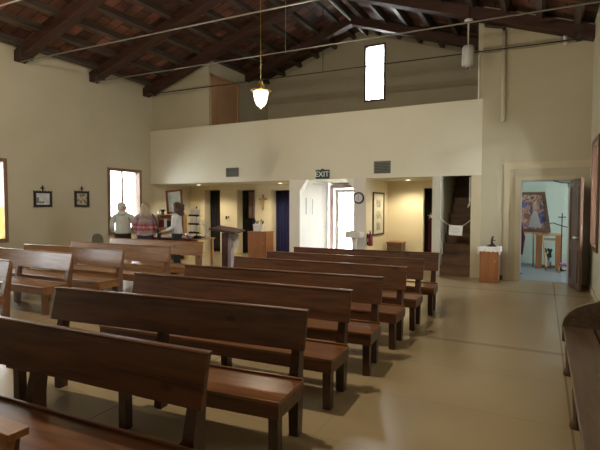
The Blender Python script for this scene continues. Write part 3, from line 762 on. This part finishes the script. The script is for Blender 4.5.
# ------------------------------------------------------------------ niche: tall picture, extinguisher, chest; font in front of pier
t = empty('picture_frame', (-3.845, 11.85, 1.38), 0, 'tall narrow dark framed picture on the side wall of the warm niche', 'picture')
MB().box(0, .012, -.42, .42, -.52, .52).build('print', noise_mat('pale print', (.5, .48, .42), (.62, .60, .52), nscale=5, rough=.3), t)
f = .035
MB().box(0, .03, -.46, -.42, -.56, .56).box(0, .03, .42, .46, -.56, .56).box(0, .03, -.42, .42, .52, .56).box(0, .03, -.42, .42, -.56, -.52).build('frame', M['black'], t)
for k, z in enumerate((.28, -.02, -.32)):
    MB().box(.0125, .015, -.16, .16, z-.11, z+.09).build('vignette', noise_mat('grey vignette', (.20, .20, .19), (.5, .48, .42), nscale=9, rough=.4, lo=.4, hi=.6), t)
t = empty('fire_extinguisher', (-3.76, 10.99, .60), 0, 'red fire extinguisher on the niche side wall beside the white pier', 'fire extinguisher')
MB().lathe([(.0001, 0), (.055, .002), (.06, .02), (.06, .25), (.045, .29), (.02, .31)], n=18).build('cylinder', M['red'], t, smooth=True)
MB().tube((0, 0, .30), (0, 0, .35), .014).box(-.01, .01, -.07, .03, .34, .352).box(-.01, .01, -.08, .03, .365, .378).build('valve', M['iron'], t)
MB().path([(0, -.02, .33), (.0, -.07, .30), (.0, -.075, .18)], .008).build('hose', M['black'], t)
MB().box(-.0605, -.03, -.045, .045, .10, .18).build('label_patch', M['paper'], t)
MB().box(-.085, -.06, -.02, .02, .02, .3).build('wall_bracket', M['iron'], t)
t = empty('storage_chest', (-3.52, 12.42, 0), 0, 'small brown wooden chest in the warm niche corner', 'chest')
MB().box(-.20, .20, -.18, .18, .03, .58).build('body', M['step'], t, bevel=.005)
MB().box(-.225, .225, -.205, .2, .581, .615).build('lid', M['cab'], t, bevel=.006)
MB().box(-.2, -.16, -.18, -.14, 0, .03).box(.16, .2, -.18, -.14, 0, .03).box(-.2, -.16, .14, .18, 0, .03).box(.16, .2, .14, .18, 0, .03).build('feet', M['step'], t)
t = empty('holy_water_font', (-4.02, 10.58, 0), 0, 'pale stone holy water font on a pedestal before the white pier', 'font')
MB().lathe([(.14, 0), (.14, .04), (.09, .08), (.065, .12), (.055, .5), (.07, .78), (.10, .82)], n=20).build('pedestal', M['stone'], t, smooth=True)
MB().box(-.19, .19, -.16, .16, .82, .97).build('basin', M['stone'], t, bevel=.02)
MB().lathe([(.11, .971), (.13, .985), (.11, .995), (.1, .975)], n=20).build('bowl_rim', M['stone'], t, smooth=True)

# ------------------------------------------------------------------ staircase to the gallery
t = empty('staircase', (-1.74, YB, 0), 0, 'steep dark wooden staircase rising between the cream walls', 'stairs')
for k in range(12):
    y0 = .02+.225*k; z1 = .232*(k+1)
    w0 = -.36 if k == 0 else -.325
    MB().box(-.325, .325, y0, y0+.02, .232*k, z1-.03).build('riser', M['step'], t)
    MB().box(-.325, .325, y0-.02, y0+.25, z1-.03, z1).build('tread', M['step'], t, bevel=.005)
MB().box(-.327, -.30, .03, 2.75, 0, .05).build('stringer', M['step'], t)
tag(MB().path([(-1.47, YB+.25, 2.24), (-1.47, YB+.25, 1.62), (-1.50, YB+.22, 1.56), (-1.47, YB+.9, 1.9)], .014).build('handrail', M['white']), 'white pipe handrail bent at the right wall of the stairs', 'handrail')
t = empty('stair_notice', (-1.72, YB-.02, 1.04), 0, 'white paper notice hung on a cord across the stairs', 'notice')
MB().box(-.145, .145, -.004, 0, -.11, .11).build('sheet', M['paper'], t, rot=(0, R(3), 0))
mb = MB()
for z, w in ((.05, .10), (.02, .07), (-.02, .10), (-.05, .05)): mb.box(-w, w, -.006, -.0042, z-.004, z+.004)
mb.build('print_lines', mat('faint print', (.45, .45, .44), .8), t)
tag(MB().path([(-2.07, YB-.015, 1.30), (-1.92, YB-.015, 1.19), (-1.86, YB-.015, 1.155), (-1.59, YB-.015, 1.14), (-1.52, YB-.015, 1.18), (-1.41, YB-.015, 1.27)], .006).build('rope', M['plastic']), 'thin pale cord strung across the stair opening', 'rope')

# ------------------------------------------------------------------ pendant lamps and ceiling hardware
t = empty('pendant_lamp', (-4.60, 7.3, 3.39), 0, 'lit brass pendant lamp with white glass hanging on a long chain', 'pendant lamp')
MB().lathe([(.0001, 0), (.04, .008), (.075, .04), (.105, .10), (.125, .18), (.135, .25), (.13, .28)], n=22).build('glass_shade', M['lampglass'], t, smooth=True)
MB().lathe([(.15, .275), (.175, .28), (.18, .30), (.15, .315), (.08, .325), (.04, .34)], n=22).build('crown', M['brass'], t, smooth=True)
for k in range(4):
    a = R(45+90*k); c, s = math.cos(a), math.sin(a)
    MB().path([(c*.16, s*.16, .30), (c*.10, s*.10, .33), (c*.065, s*.065, .38), (c*.03, s*.03, .44)], .008).ball((c*.185, s*.185, .305), .016, n=8).build('scroll_arm', M['brass'], t)
MB().ball((0, 0, .455), .035, n=12).tube((0, 0, .34), (0, 0, .46), .012).build('finial', M['brass'], t)
MB().tube((0, 0, .47), (0, 0, roofz(-4.60)-3.39-.02), .007, n=6).build('chain', M['brass'], t)
MB().lathe([(.0001, -.03), (.015, -.028), (.02, -.01), (.01, .0)], n=12).build('bottom_knob', M['brass'], t, smooth=True)
l = bpy.data.lights.new('pendant light', 'POINT'); l.energy = 60; l.color = (1, .85, .6); l.shadow_soft_size = .18
lo = bpy.data.objects.new('pendant_light', l); COL.objects.link(lo); lo.location = (-4.60, 7.3, 3.28)
t = empty('hanging_lantern', (-1.47, 10.55, 4.55), 0, 'unlit clear glass lantern hanging on a white cord before the loft', 'hanging lantern')
MB().lathe([(.11, 0), (.125, .02), (.125, .38), (.10, .42), (.02, .44)], n=18).build('glass_cylinder', mat('frosted glass', (.55, .56, .58), .25, spec=.6), t, smooth=True)
MB().lathe([(.04, -.05), (.06, -.03), (.055, .0)], n=12).tube((.03, 0, -.04), (.05, 0, -.09), .008).build('base_fitting', M['silver'], t)
MB().tube((0, 0, .43), (0, 0, .95), .012, .02).build('cord', M['plastic'], t)
MB().lathe([(.07, .93), (.09, .95), (.09, .965)], n=14).build('ceiling_rose', M['plastic'], t)
MB().box(-.012, .012, -.012, .012, .965, roofz(-1.47)-4.55-.13).build('stem', M['rust'], t)
tag(MB().tube((-.79, YB-.048, 3.37), (-.79, YB-.048, 5.26), .042, n=12).build('downpipe', M['wall'], smooth=True), 'cream painted pipe running down the wall right of the gallery', 'pipe')
tag(MB().path([(-1.16, YB-.06, 5.62), (-1.16, YB-.06, 5.42), (-.80, YB-.06, 5.33), (-.79, YB-.06, 5.23)], .03).build('elbow_pipe', M['rust']), 'dark iron elbow pipe below the rafters above the cream pipe', 'pipe')
tag(MB().box(-1.30, -1.28, YB-.02, YB-.001, 3.91, 4.85).build('wall_line', M['white']), 'thin white vertical strip at the end of the gallery opening', 'conduit')  # plain white strip added for a bright sliver at the wall end
t = empty('wall_spotlight', (.33, YB-.01, 4.96), 0, 'small white spotlight high on the wall near the right corner', 'spotlight')
MB().tube((0, -.10, -.10), (0, -.06, .02), .03, .045).ball((0, -.05, .05), .06, n=12).build('lamp_head', M['plastic'], t, smooth=False)
MB().box(-.04, .04, -.04, 0, -.16, -.06).build('mounting_box', M['plastic'], t)
tag(MB().tube((.36, YB-.09, 4.93), (.76, 10.70, 5.00), .008).build('cable', M['plastic']), 'pale cable from the high spotlight to the round box', 'cable')
tag(MB().lathe([(.06, -.05), (.07, -.02), (.07, .02), (.05, .05)], (.755, 10.66, 5.02), 14, 'X').build('junction_box', M['plastic'], smooth=True), 'round white junction box in the top right corner', 'junction box')
tag(MB().tube((-1.25, YB-.02, 4.93), (XR-.01, YB-.02, 4.86), .010).build('wall_line', M['wall']), 'cream cable run crossing the upper wall right of the gallery', 'conduit')

# ------------------------------------------------------------------ pictures on the left wall
def station(y0, y1, z0, z1, m, label, prop):
    yc, zc = (y0+y1)/2, (z0+z1)/2; w, h = (y1-y0)/2, (z1-z0)/2
    t = empty('wall_picture', (XL, yc, zc), 0, label, 'picture', 'small framed pictures on the left wall')
    MB().box(0, .012, -w+.035, w-.035, -h+.035, h-.035).build('picture', m, t)
    f = .05
    mb = MB().box(0, .035, -w, -w+f, -h, h).box(0, .035, w-f, w, -h, h).box(0, .035, -w+f, w-f, h-f, h).box(0, .035, -w+f, w-f, -h, -h+f)
    for k in range(7):
        u = -1+2*k/6
        mb.ball((.02, u*w, h), .018, n=6).ball((.02, u*w, -h), .018, n=6).ball((.02, -w, u*h), .018, n=6).ball((.02, w, u*h), .018, n=6)
    mb.build('frame', M['black'], t)
    MB().box(.005, .025, -.012, .012, h, h+.12).box(.005, .025, -.05, .05, h+.065, h+.09).ball((.015, 0, h+.12), .02, n=8).build('cross_finial', M['black'], t)
    if prop: MB().box(.0125, .014, -w+.07, -w+.13, -.10, .04).box(.0125, .014, -w+.07, w*.2, -.10, -.06).build('drawing', M['ptext'], t)
    return t
station(7.06, 7.52, 1.565, 1.945, M['glare'], 'small black framed picture with a pale bluish sheen on left wall', True)
station(8.17, 8.60, 1.56, 1.97, M['parch'], 'small black framed beige sketch on the wall beside the left window', False)

# ------------------------------------------------------------------ display table and its things
t = empty('display_table', (-8.33, 9.36, 0), 0, 'honey wood table behind the standing people', 'table')
MB().box(-.80, .80, -.36, .36, .735, .765).build('tabletop', M['pine'], t, bevel=.005)
for sx in (-1, 1):
    for sy in (-1, 1): MB().box(sx*.74-.03, sx*.74+.03, sy*.30-.03, sy*.30+.03, 0, .735).build('leg', M['pine'], t)
MB().box(-.74, .74, -.31, -.29, .65, .735).build('apron', M['pine'], t)
mb = MB()
g = []; nx = 40
for j, (y, z) in enumerate(((.37, .770), (-.372, .770), (-.385, .62), (-.39, .40))):
    row = []
    for i in range(nx+1):
        x = -.78+1.40*i/nx; off = .0 if j < 2 else .014*math.sin(i*1.1)
        row.append(mb.bm.verts.new((x, y+off-(.005 if j > 1 else 0), z)))
    g.append(row)
for j in range(3):
    for i in range(nx): mb.bm.faces.new((g[j][i], g[j][i+1], g[j+1][i+1], g[j+1][i]))
o = mb.build('tablecloth', M['maroon'], loc=(-8.33, 9.36, 0), smooth=False); tag(o, 'maroon cloth hanging over the front of the display table', 'tablecloth')
# leaflet rack: pole with tiers of papers
t = empty('leaflet_rack', (-7.93, 9.45, .775), 0, 'dark tiered rack full of pale leaflets at the table right end', 'rack')
MB().box(-.16, .16, -.10, .10, 0, .02).tube((0, .02, .02), (0, .02, .76), .014).ball((0, .02, .775), .022, n=8).build('stand', M['iron'], t)
for k in range(3):
    z = .10+.22*k
    tr = MB().box(-.17, .17, -.10, -.02, z, z+.012).box(-.17, .17, -.105, -.095, z, z+.05).build('tray', M['iron'], t)
    for q in range(3):
        x = -.115+.115*q
        mt = Matrix.Translation((x, -.055, z+.085)) @ Matrix.Rotation(R(-14), 4, 'X')
        MB().box(-.05, .05, -.006, .006, -.07, .085+.03*(q % 2), mt).build('leaflets', (M['paper'], M['whitetop'], M['lace'])[(q+k) % 3], tr)
for i, (x, y, w, d_, h, m, lab) in enumerate([
        (-9.0, 9.22, .13, .10, .02, M['paper'], 'flat white paper pile on the table between the standing people'),
        (-8.72, 9.30, .10, .08, .05, M['lace'], 'small cream box on the table centre'),
        (-7.63, 9.14, .07, .06, .07, M['iron'], 'dark box on the bare right end of the table'),
        (-8.25, 9.20, .12, .09, .03, M['whitetop'], 'pale folded leaflet stack in front of the person in pale top')]):
    tag(MB().box(-w, w, -d_, d_, 0, h).box(-w*.8, w*.7, -d_*.8, d_*.7, h, h+.012).build(('paper_pile', 'box', 'box', 'leaflet_stack')[i], m, loc=(x, y, .772 if i != 2 else .7655), bevel=.003), lab, ('papers', 'box', 'box', 'papers')[i])
t = empty('flower_arrangement', (-7.64, 9.50, .7655), 0, 'small pale plant arrangement right of the leaflet rack', 'plant')
MB().lathe([(.0001, 0), (.05, .002), (.065, .08), (.06, .10)], n=14).build('pot', M['plastic'], t, smooth=True)
for i in range(12):
    a = random.uniform(0, 6.28); r = random.uniform(.02, .12); h = random.uniform(.18, .48)
    MB().tube((0, 0, .09), (r*math.cos(a), r*math.sin(a), h), .003, n=5).ball((r*math.cos(a), r*math.sin(a), h), .028, .028, .02, 8).build('flower', M['jacket'] if i % 2 else M['lace'], t)
for i, (x, y, m, lab) in enumerate([(-8.16, 9.42, M['silver'], 'small silver bowl on the maroon cloth beside the leaflet rack'),
        (-7.86, 9.16, M['paper'], 'small white dish on the table just in front of the leaflet rack'),
        (-8.50, 9.50, M['brass'], 'small brass bowl on the maroon cloth behind the middle person')]):
    tag(MB().lathe([(.035, 0), (.04, .01), (.075, .06), (.085, .09), (.078, .088), (.06, .03), (.001, .02)], n=16).build('bowl', m, loc=(x, y, .772), smooth=True), lab, 'bowl')
# shelf unit against the left wall corner with leaning picture
t = empty('shelf_unit', (-9.84, 10.62, 0), R(25), 'low wooden shelf unit in the corner behind the people', 'shelf')
for sx in (-1, 1): MB().box(sx*.40-.015, sx*.40+.015, -.15, .15, 0, 1.32).build('side_panel', M['pine'], t)
for z in (.10, .5, .92, 1.305): MB().box(-.385, .385, -.15, .15, z, z+.02).build('shelf_board', M['pine'], t)
MB().box(-.385, .385, .14, .15, .0, 1.305).build('back_panel', M['pine'], t)
def on_shelf(x, y, z):
    c, s = math.cos(R(25)), math.sin(R(25)); return (-9.84+c*x-s*y, 10.62+s*x+c*y, z)
for i, (x, w, h, z, m) in enumerate([(-.28, .05, .22, .941, M['maroon']), (-.17, .04, .25, .941, M['greyhair']), (-.08, .035, .2, .941, M['jean']), (.05, .06, .16, .941, M['brass']), (.22, .06, .24, .941, M['iron']), (-.2, .08, .2, .521, M['lace']), (.1, .1, .26, .521, M['trouser'])]):
    tag(MB().box(-w, w, -.07, .07, 0, h).box(-w*.9, w*.9, -.072, -.0705, h*.55, h*.75).build('book', m, loc=on_shelf(x, -.02, z), rot=(0, 0, R(25)), bevel=.003), 'upright book or box on the open shelves behind the people', 'book', 'books on the corner shelf unit')
t = empty('framed_picture', on_shelf(.10, .02, 1.328), R(25), 'red framed picture leaning tilted on top of the shelf unit', 'picture')
tm = Matrix.Translation((0, 0, .035)) @ Matrix.Rotation(R(-12), 4, 'X') @ Matrix.Rotation(R(-7), 4, 'Y')
w, h = .25, .72
MB().box(-w+.05, w-.05, .0, .012, .05, h-.05, tm).build('image', noise_mat('pale devotional print', (.30, .42, .42), (.58, .56, .48), nscale=5, rough=.3), t)
MB().box(-w, -w+.06, -.015, .02, 0, h, tm).box(w-.06, w, -.015, .02, 0, h, tm).box(-w+.06, w-.06, -.015, .02, 0, .06, tm).box(-w+.06, w-.06, -.015, .02, h-.06, h, tm).build('frame', mat('red brown frame', (.13, .022, .012), .45), t)
t = empty('table_statue', on_shelf(-.27, -.03, 1.326), 0, 'small brown ornament with white bowl on the shelf unit top', 'ornament')
MB().lathe([(.06, 0), (.07, .02), (.03, .05), (.08, .12), (.10, .15)], n=16).build('bowl', M['bronze'], t, smooth=True)
MB().ball((-.13, 0, .05), .05, n=10).build('ball', M['paper'], t)
t = empty('padded_chair', (-9.95, 8.25, 0), R(0), 'grey padded chair with rounded back left of the standing people', 'chair')
mb = MB()
pts = [(-.20, .50), (.20, .50)] + [(.20*math.cos(a), .74+.15*math.sin(a)) for a in [R(k*15) for k in range(0, 13)]]
mb.prism(pts, 'Y', -.20, -.16).build('backrest', noise_mat('grey green fabric', (.16, .17, .15), (.22, .23, .20), nscale=20, rough=.9), t, bevel=.012)
MB().box(-.21, .21, -.17, .24, .42, .48).build('seat', M['iron'], t, bevel=.015)
for sx in (-1, 1):
    for sy in (-.15, .2): MB().tube((sx*.18, sy, 0), (sx*.18, sy, .42), .012).build('leg', M['iron'], t)
    MB().tube((sx*.17, -.18, .40), (sx*.17, -.18, .60), .012).build('back_upright', M['iron'], t)

# ------------------------------------------------------------------ people
def person(name, loc, rz, label, sc_, top, bottom, hairm, arms, head_turn=0, hair='short', width=1.0, hem=.90):
    """local frame: faces +Y, right hand on +X"""
    t = empty(name, loc, rz, label, 'person'); t.scale = (sc_,)*3
    W = width
    V = [(0, 0, .96), (0, 0, 1.10), (0, .0, 1.30), (0, -.01, 1.42), (0, 0, 1.49), (0, .02, 1.56), (0, .02, 1.63), (0, .015, 1.69)]
    Rr = [(.145*W, .11), (.13*W, .10), (.15*W, .105), (.09, .07), (.052, .055), (.066, .078), (.078, .092), (.05, .06)]
    E_ = [(i, i+1) for i in range(7)]
    def add(chain, rad, start):
        p = start
        for v, r in zip(chain, rad):
            V.append(v); Rr.append(r); E_.append((p, len(V)-1)); p = len(V)-1
        return p
    for s in (-1, 1):
        add([(s*.10, 0, .86), (s*.11, .01, .49), (s*.11, -.01, .10), (s*.115, .10, .045)], [.085, .056, .04, .035], 0)
    hands = []
    for s, (el, wr, palm) in zip((-1, 1), arms):
        add([(s*.175*W, 0, 1.395), el, wr, palm], [.055, .042, .028, (.034, .02)], 3)
        hands.append((s, Vector(wr), Vector(palm)))
    body = [skin_mesh(V, E_, Rr, 0)]
    for s, wr, pa in hands:
        d = (pa-wr).normalized(); side = d.cross(Vector((0, 0, 1)))
        side = side.normalized() if side.length > .2 else Vector((0, 1, 0))
        nrm = side.cross(d).normalized()
        for k, (o_, ln) in enumerate(((-.024, .062), (-.008, .075), (.008, .078), (.024, .068))):
            b0 = pa+side*o_; b1 = b0+d*.030; b2 = b1+(d*.9-nrm*.4)*ln*.5; b3 = b2+(d*.7-nrm*.7)*ln*.45
            body.append(skin_mesh([tuple(b0), tuple(b1), tuple(b2), tuple(b3)], [(0, 1), (1, 2), (2, 3)], [.009, .009, .008, .0065], 0, 1))
        th = pa-d*.03-side*s*.02
        body.append(skin_mesh([tuple(th), tuple(th-side*s*.03+d*.015), tuple(th-side*s*.038+d*.05)], [(0, 1), (1, 2)], [.011, .010, .008], 0, 1))
    ht = Matrix.Translation((0, .02, 1.60)) @ Matrix.Rotation(head_turn, 4, 'Z') @ Matrix.Translation((0, -.02, -1.60))
    def face(bm):
        def ell(c, r):
            mt = ht @ Matrix.Translation(c) @ Matrix.Diagonal((*r, 1))
            bmesh.ops.create_uvsphere(bm, u_segments=10, v_segments=8, radius=1, matrix=mt)
        ell((0, .095, 1.60), (.013, .024, .024)); ell((0, .088, 1.612), (.010, .014, .03))     # nose
        ell((0, .088, 1.565), (.024, .014, .008)); ell((0, .083, 1.545), (.028, .022, .02))    # mouth, chin
        ell((0, .045, 1.585), (.064, .058, .062))
        for s in (-1, 1):
            ell((s*.03, .088, 1.63), (.017, .012, .008)); ell((s*.078, .01, 1.61), (.010, .02, .03))
    mesh_obj('body', body, M['skin'], t, face)
    eye = MB()
    for s in (-1, 1): eye.ball(ht @ Vector((s*.03, .098, 1.625)), .009, .005, .006, 8)
    eye.build('eyes', M['black'], t)
    # clothing
    V, Rr, E_ = [(0, 0, hem+.03), (0, 0, 1.02), (0, 0, 1.14), (0, 0, 1.30), (0, -.01, 1.415), (0, 0, 1.465)], [(.195*W, .155), (.185*W, .15), (.172*W, .14), (.175*W, .14), (.125, .10), (.08, .075)], [(i, i+1) for i in range(5)]
    for s, (el, wr, palm) in zip((-1, 1), arms):
        we = Vector(wr).lerp(Vector(el), .12)
        add([(s*.185*W, 0, 1.385), el, tuple(we)], [.078, .062, .048], 4)
    mesh_obj('top', [skin_mesh(V, E_, Rr, 0)], top, t)
    V, Rr, E_ = [(0, 0, .97), (0, 0, 1.08)], [(.160*W, .125), (.145*W, .115)], [(0, 1)]
    for s in (-1, 1): add([(s*.10, 0, .84), (s*.11, .01, .49), (s*.11, -.01, .12)], [.105, .075, .062], 0)
    mesh_obj('trousers', [skin_mesh(V, E_, Rr, 0)], bottom, t)
    for s in (-1, 1):
        me = skin_mesh([(s*.11, -.05, .035), (s*.115, .05, .035), (s*.12, .15, .028)], [(0, 1), (1, 2)], [(.040, .036), (.046, .036), (.036, .026)], 1)
        mesh_obj('shoe', [me], M['shoe'], t)
    # hair
    hb = MB()
    hb.ball((0, -.012, 1.655), .098, .108, .088, 20)
    if hair == 'short':
        hb.ball((0, -.045, 1.60), .098, .082, .085, 16)
        hb.ball((0, -.05, 1.535), .07, .055, .05, 12)
    else:
        low = 1.36 if hair == 'long' else 1.42
        hb.lathe([(.045, low-.02), (.105, low+.02), (.128, 1.45), (.125, 1.55), (.115, 1.63), (.07, 1.71)], (0, -.045, 0), 20)
        for s in (-1, 1): hb.lathe([(.02, low), (.04, low+.04), (.043, 1.50), (.035, 1.62)], (s*.075, .015, 0), 12)
        if hair == 'wavy':
            for k in range(40):
                a = random.uniform(R(150), R(390)); z = random.uniform(low+.02, 1.66)
                hb.ball((.115*math.cos(a), -.05+.115*math.sin(a), z), .034, .034, .038, 8)
    o = hb.build('hair', hairm, t, smooth=True)
    o.data.transform(ht)
    rm = o.modifiers.new('r', 'REMESH'); rm.mode = 'VOXEL'; rm.voxel_size = .012; rm.use_smooth_shade = True
    return t
dn = lambda s: ((s*.25, -.02, 1.12), (s*.23, .08, .90), (s*.225, .12, .83))
fw = lambda s: ((s*.26, .02, 1.13), (s*.16, .24, 1.04), (s*.13, .32, 1.03))
# first person: back to viewer, head turned to the right of the picture
p1 = person('person', (-8.90, 7.95, 0), R(35), 'person in pale grey jacket and black trousers before the left window, grey hair', .965, M['jacket'], M['trouser'], M['greyhair'],
            [((-.26, -.04, 1.14), (-.25, .10, .97), (-.24, .16, .91)), fw(1)], head_turn=R(-72), hair='short', width=1.16, hem=.90)
p2 = person('person', (-8.33, 8.10, 0), R(46), 'person with long blond hair in a red patterned sweater, seen from behind', .955, M['sweater'], M['jean'], M['blond'],
            [((-.235, .02, 1.13), (-.20, .16, .96), (-.19, .21, .91)), ((.25, .02, 1.13), (.24, .18, .98), (.23, .24, .95))], hair='long', width=1.22, hem=.86)
p3 = person('person', (-7.60, 8.36, 0), R(120), 'person with dark wavy hair in a pale top, facing left at the table', .965, M['whitetop'], M['trouser'], M['brownhair'],
            [fw(-1), fw(1)], hair='wavy', width=1.05, hem=.92)
mesh_obj('hood', [skin_mesh([(-.10, -.06, 1.47), (-.05, -.11, 1.46), (.05, -.11, 1.46), (.10, -.06, 1.47), (.08, .02, 1.475), (-.08, .02, 1.475)], [(0, 1), (1, 2), (2, 3), (3, 4), (0, 5)], [.04, .055, .055, .04, .03, .03], 1)], M['jacket'], p1)
# shoulder bag worn by the second person
t = empty('shoulder_bag', (-8.33, 8.10, 0), R(46), 'black shoulder bag with strap on the right side of the patterned sweater', 'bag')
t.scale = (.955,)*3
MB().box(.27, .36, -.16, .08, .78, 1.06).build('pouch', M['black'], t, bevel=.02)
MB().path([(.31, -.12, 1.05), (.25, -.14, 1.30), (.17, -.08, 1.455), (.16, .04, 1.46), (.24, .12, 1.28), (.31, .05, 1.05)], .014).build('strap', M['black'], t)

# ------------------------------------------------------------------ sacristy things
t = empty('icon_painting', (-.20, 12.93, .935), R(-6), 'large painted icon in a dark gold frame leaning on the easel', 'painting')
tm = Matrix.Rotation(R(-6), 4, 'X') @ Matrix.Rotation(R(0), 4, 'Y')
mb = MB(); mb.prism([(-.33, .08), (.30, .08), (.16, .93), (-.33, .93)], 'Y', -.01, .01); mb.bm.transform(tm); mb.build('canvas', M['icon'], t)
mb = MB()
mb.prism([(-.41, 0), (.39, 0), (.30, .08), (-.33, .08)], 'Y', -.03, .02).prism([(.39, 0), (.23, 1.0), (.16, .93), (.30, .08)], 'Y', -.03, .02).prism([(-.41, 0), (-.33, .08), (-.33, .93), (-.41, 1.0)], 'Y', -.03, .02).prism([(-.41, 1.0), (-.33, .93), (.16, .93), (.23, 1.0)], 'Y', -.03, .02)
mb.bm.transform(tm); mb.build('frame', M['step'], t)
MB().ball((.02, -.02, .62), .055, .004, .075, 14).build('painted_face', mat('painted face', (.55, .36, .24), .6), t, rot=(R(-6), 0, 0))
mb = MB(); mb.prism([(-.12, .12), (.18, .12), (.12, .34), (.06, .52), (-.02, .52), (-.08, .34)], 'Y', -.014, -.011); mb.bm.transform(tm)
mb.build('painted_robe', mat('painted robe', (.50, .46, .47), .6), t)
t = empty('easel', (-.20, 13.0, 0), 0, 'wooden easel carrying the painted icon', 'easel')
for x in (-.34, .30): MB().tube((x, -.10, 0), (x*.55, .06, 1.2), .018).build('front_leg', M['pine'], t)
MB().tube((0, .5, 0), (0, .10, 1.25), .018).build('rear_leg', M['pine'], t)
MB().box(-.40, .36, -.09, .05, .90, .93).build('ledge', M['pine'], t)
t = empty('open_stand', (.15, 13.45, 0), 0, 'open fronted pale wooden stand with a plant inside, beyond the right door', 'stand')
for x in (-.22, .22): MB().box(x-.07, x+.07, -.2, .2, 0, .84).build('side_panel', M['cab'], t)
MB().box(-.31, .31, -.24, .24, .841, .88).build('top', M['pine'], t, bevel=.004)
MB().box(-.155, .155, -.2, .2, .72, .75).build('shelf_board', M['pine'], t)
MB().box(-.155, .155, -.2, .2, .03, .06).build('shelf_board', M['step'], t)
t = empty('potted_plant', (.15, 13.40, .061), 0, 'small potted plant inside the open wooden stand', 'plant')
MB().lathe([(.0001, 0), (.05, .002), (.07, .11), (.075, .12)], n=14).build('pot', M['paper'], t, smooth=True)
for i in range(16):
    a = random.uniform(0, 6.28); r = random.uniform(.02, .09); h = random.uniform(.2, .42)
    MB().tube((0, 0, .11), (r*math.cos(a), r*math.sin(a), h), .003, n=5).ball((r*math.cos(a), r*math.sin(a), h), .03, .012, .04, 8).build('leaf', M['leaf'], t)
t = empty('standing_cross', (.42, 13.05, 0), 0, 'tall thin iron processional cross on a curved base, beyond the right door', 'cross')
MB().tube((0, 0, .05), (0, 0, 1.20), .011).box(-.012, .012, -.01, .01, 1.18, 1.41).box(-.085, .085, -.01, .01, 1.30, 1.325).build('cross', M['iron'], t)
MB().path([(-.30, 0, 1.14), (-.20, 0, 1.17), (0, 0, 1.10), (.20, 0, 1.04), (.30, 0, 1.0)], .011).build('cross_arm', M['iron'], t)
MB().lathe([(.11, 0), (.12, .015), (.04, .03), (.015, .06)], n=16).build('base', M['iron'], t, smooth=True)
t = empty('kneeler', (.55, 12.75, 0), 0, 'low pale kneeler with a purple cushion beyond the right door', 'kneeler')
MB().box(-.20, .20, -.14, .14, .14, .17).box(-.2, -.16, -.14, .14, 0, .14).box(.16, .2, -.14, .14, 0, .14).build('frame', M['pine'], t)
MB().box(-.19, .19, -.13, .13, .171, .215).build('cushion', M['purple'], t, bevel=.015)
t = empty('hanging_vestment', (-.52, 12.0, 0), 0, 'dark red vestment hanging just inside the right door left jamb', 'vestment')
mb = MB(); mb.prism([(-.10, 1.35), (.06, 1.35), (.17, .85), (.12, .45), (-.14, .45)], 'Y', -.05, .05).build('cloth', M['maroon'], t, bevel=.02)
MB().tube((-.02, 0, 1.33), (-.02, 0, 1.5), .008).lathe([(.14, 0), (.14, .02), (.015, .04)], (-.02, 0, 0), 14).tube((-.02, 0, .03), (-.02, 0, .46), .012).build('stand', M['iron'], t)

# ------------------------------------------------------------------ light
w = bpy.data.worlds.new('sky'); sc.world = w; w.use_nodes = True
bg = w.node_tree.nodes['Background']; bg.inputs[0].default_value = (.86, .93, 1, 1); bg.inputs[1].default_value = 27
def portal(loc, rot, sx, sy):
    l = bpy.data.lights.new('portal', 'AREA'); l.shape = 'RECTANGLE'; l.size = sx; l.size_y = sy; l.cycles.is_portal = True
    o = bpy.data.objects.new('portal', l); COL.objects.link(o); o.location = loc; o.rotation_euler = rot
for w_ in WL: portal((XL-.30, (w_[0]+w_[1])/2, (w_[2]+w_[3])/2), (0, R(-90), 0), w_[3]-w_[2], w_[1]-w_[0])
for w_ in WR: portal((XR+.30, (w_[0]+w_[1])/2, (w_[2]+w_[3])/2), (0, R(90), 0), w_[3]-w_[2], w_[1]-w_[0])
portal(((LW[0]+LW[1])/2, YG+.27, (LW[2]+LW[3])/2), (R(-90), 0, 0), LW[1]-LW[0], LW[3]-LW[2])
portal((-4.9, YR+.34, 1.08), (R(-90), 0, 0), 1.5, 2.2)
portal((2.57, 12.4, 1.55), (0, R(90), 0), 1.1, 1.0)
sl_ = bpy.data.lights.new('sun', 'SUN'); sl_.energy = 40; sl_.angle = R(.6); sl_.color = (1, .97, .9)
so_ = bpy.data.objects.new('sun', sl_); COL.objects.link(so_)
so_.rotation_euler = Vector((-.16, -.70, -.70)).to_track_quat('-Z', 'Y').to_euler()
def point(x, y, z, e, c=(1, .78, .48), r=.10):
    l = bpy.data.lights.new('lamp', 'POINT'); l.energy = e; l.color = c; l.shadow_soft_size = r
    o = bpy.data.objects.new('lamp', l); COL.objects.link(o); o.location = (x, y, z)
# hanging lamps of the nave that are above the picture
point(-2.4, 3.4, 4.5, 330, (1, .84, .60), r=.05)
point(-7.6, 3.4, 4.5, 220, (1, .84, .60), r=.05)

# ------------------------------------------------------------------ camera
cam = bpy.data.cameras.new('camera'); co = bpy.data.objects.new('camera', cam); COL.objects.link(co); sc.camera = co
cam.sensor_width = 36; cam.lens = 467/600*36; cam.clip_start = .05; cam.clip_end = 300
co.location = (0, 0, 1.6)
co.rotation_euler = (R(90-2.4155), 0, R(27.469))
sc.view_settings.view_transform = 'Standard'; sc.view_settings.look = 'None'; sc.view_settings.gamma = 1
sc.view_settings.exposure = -0.15
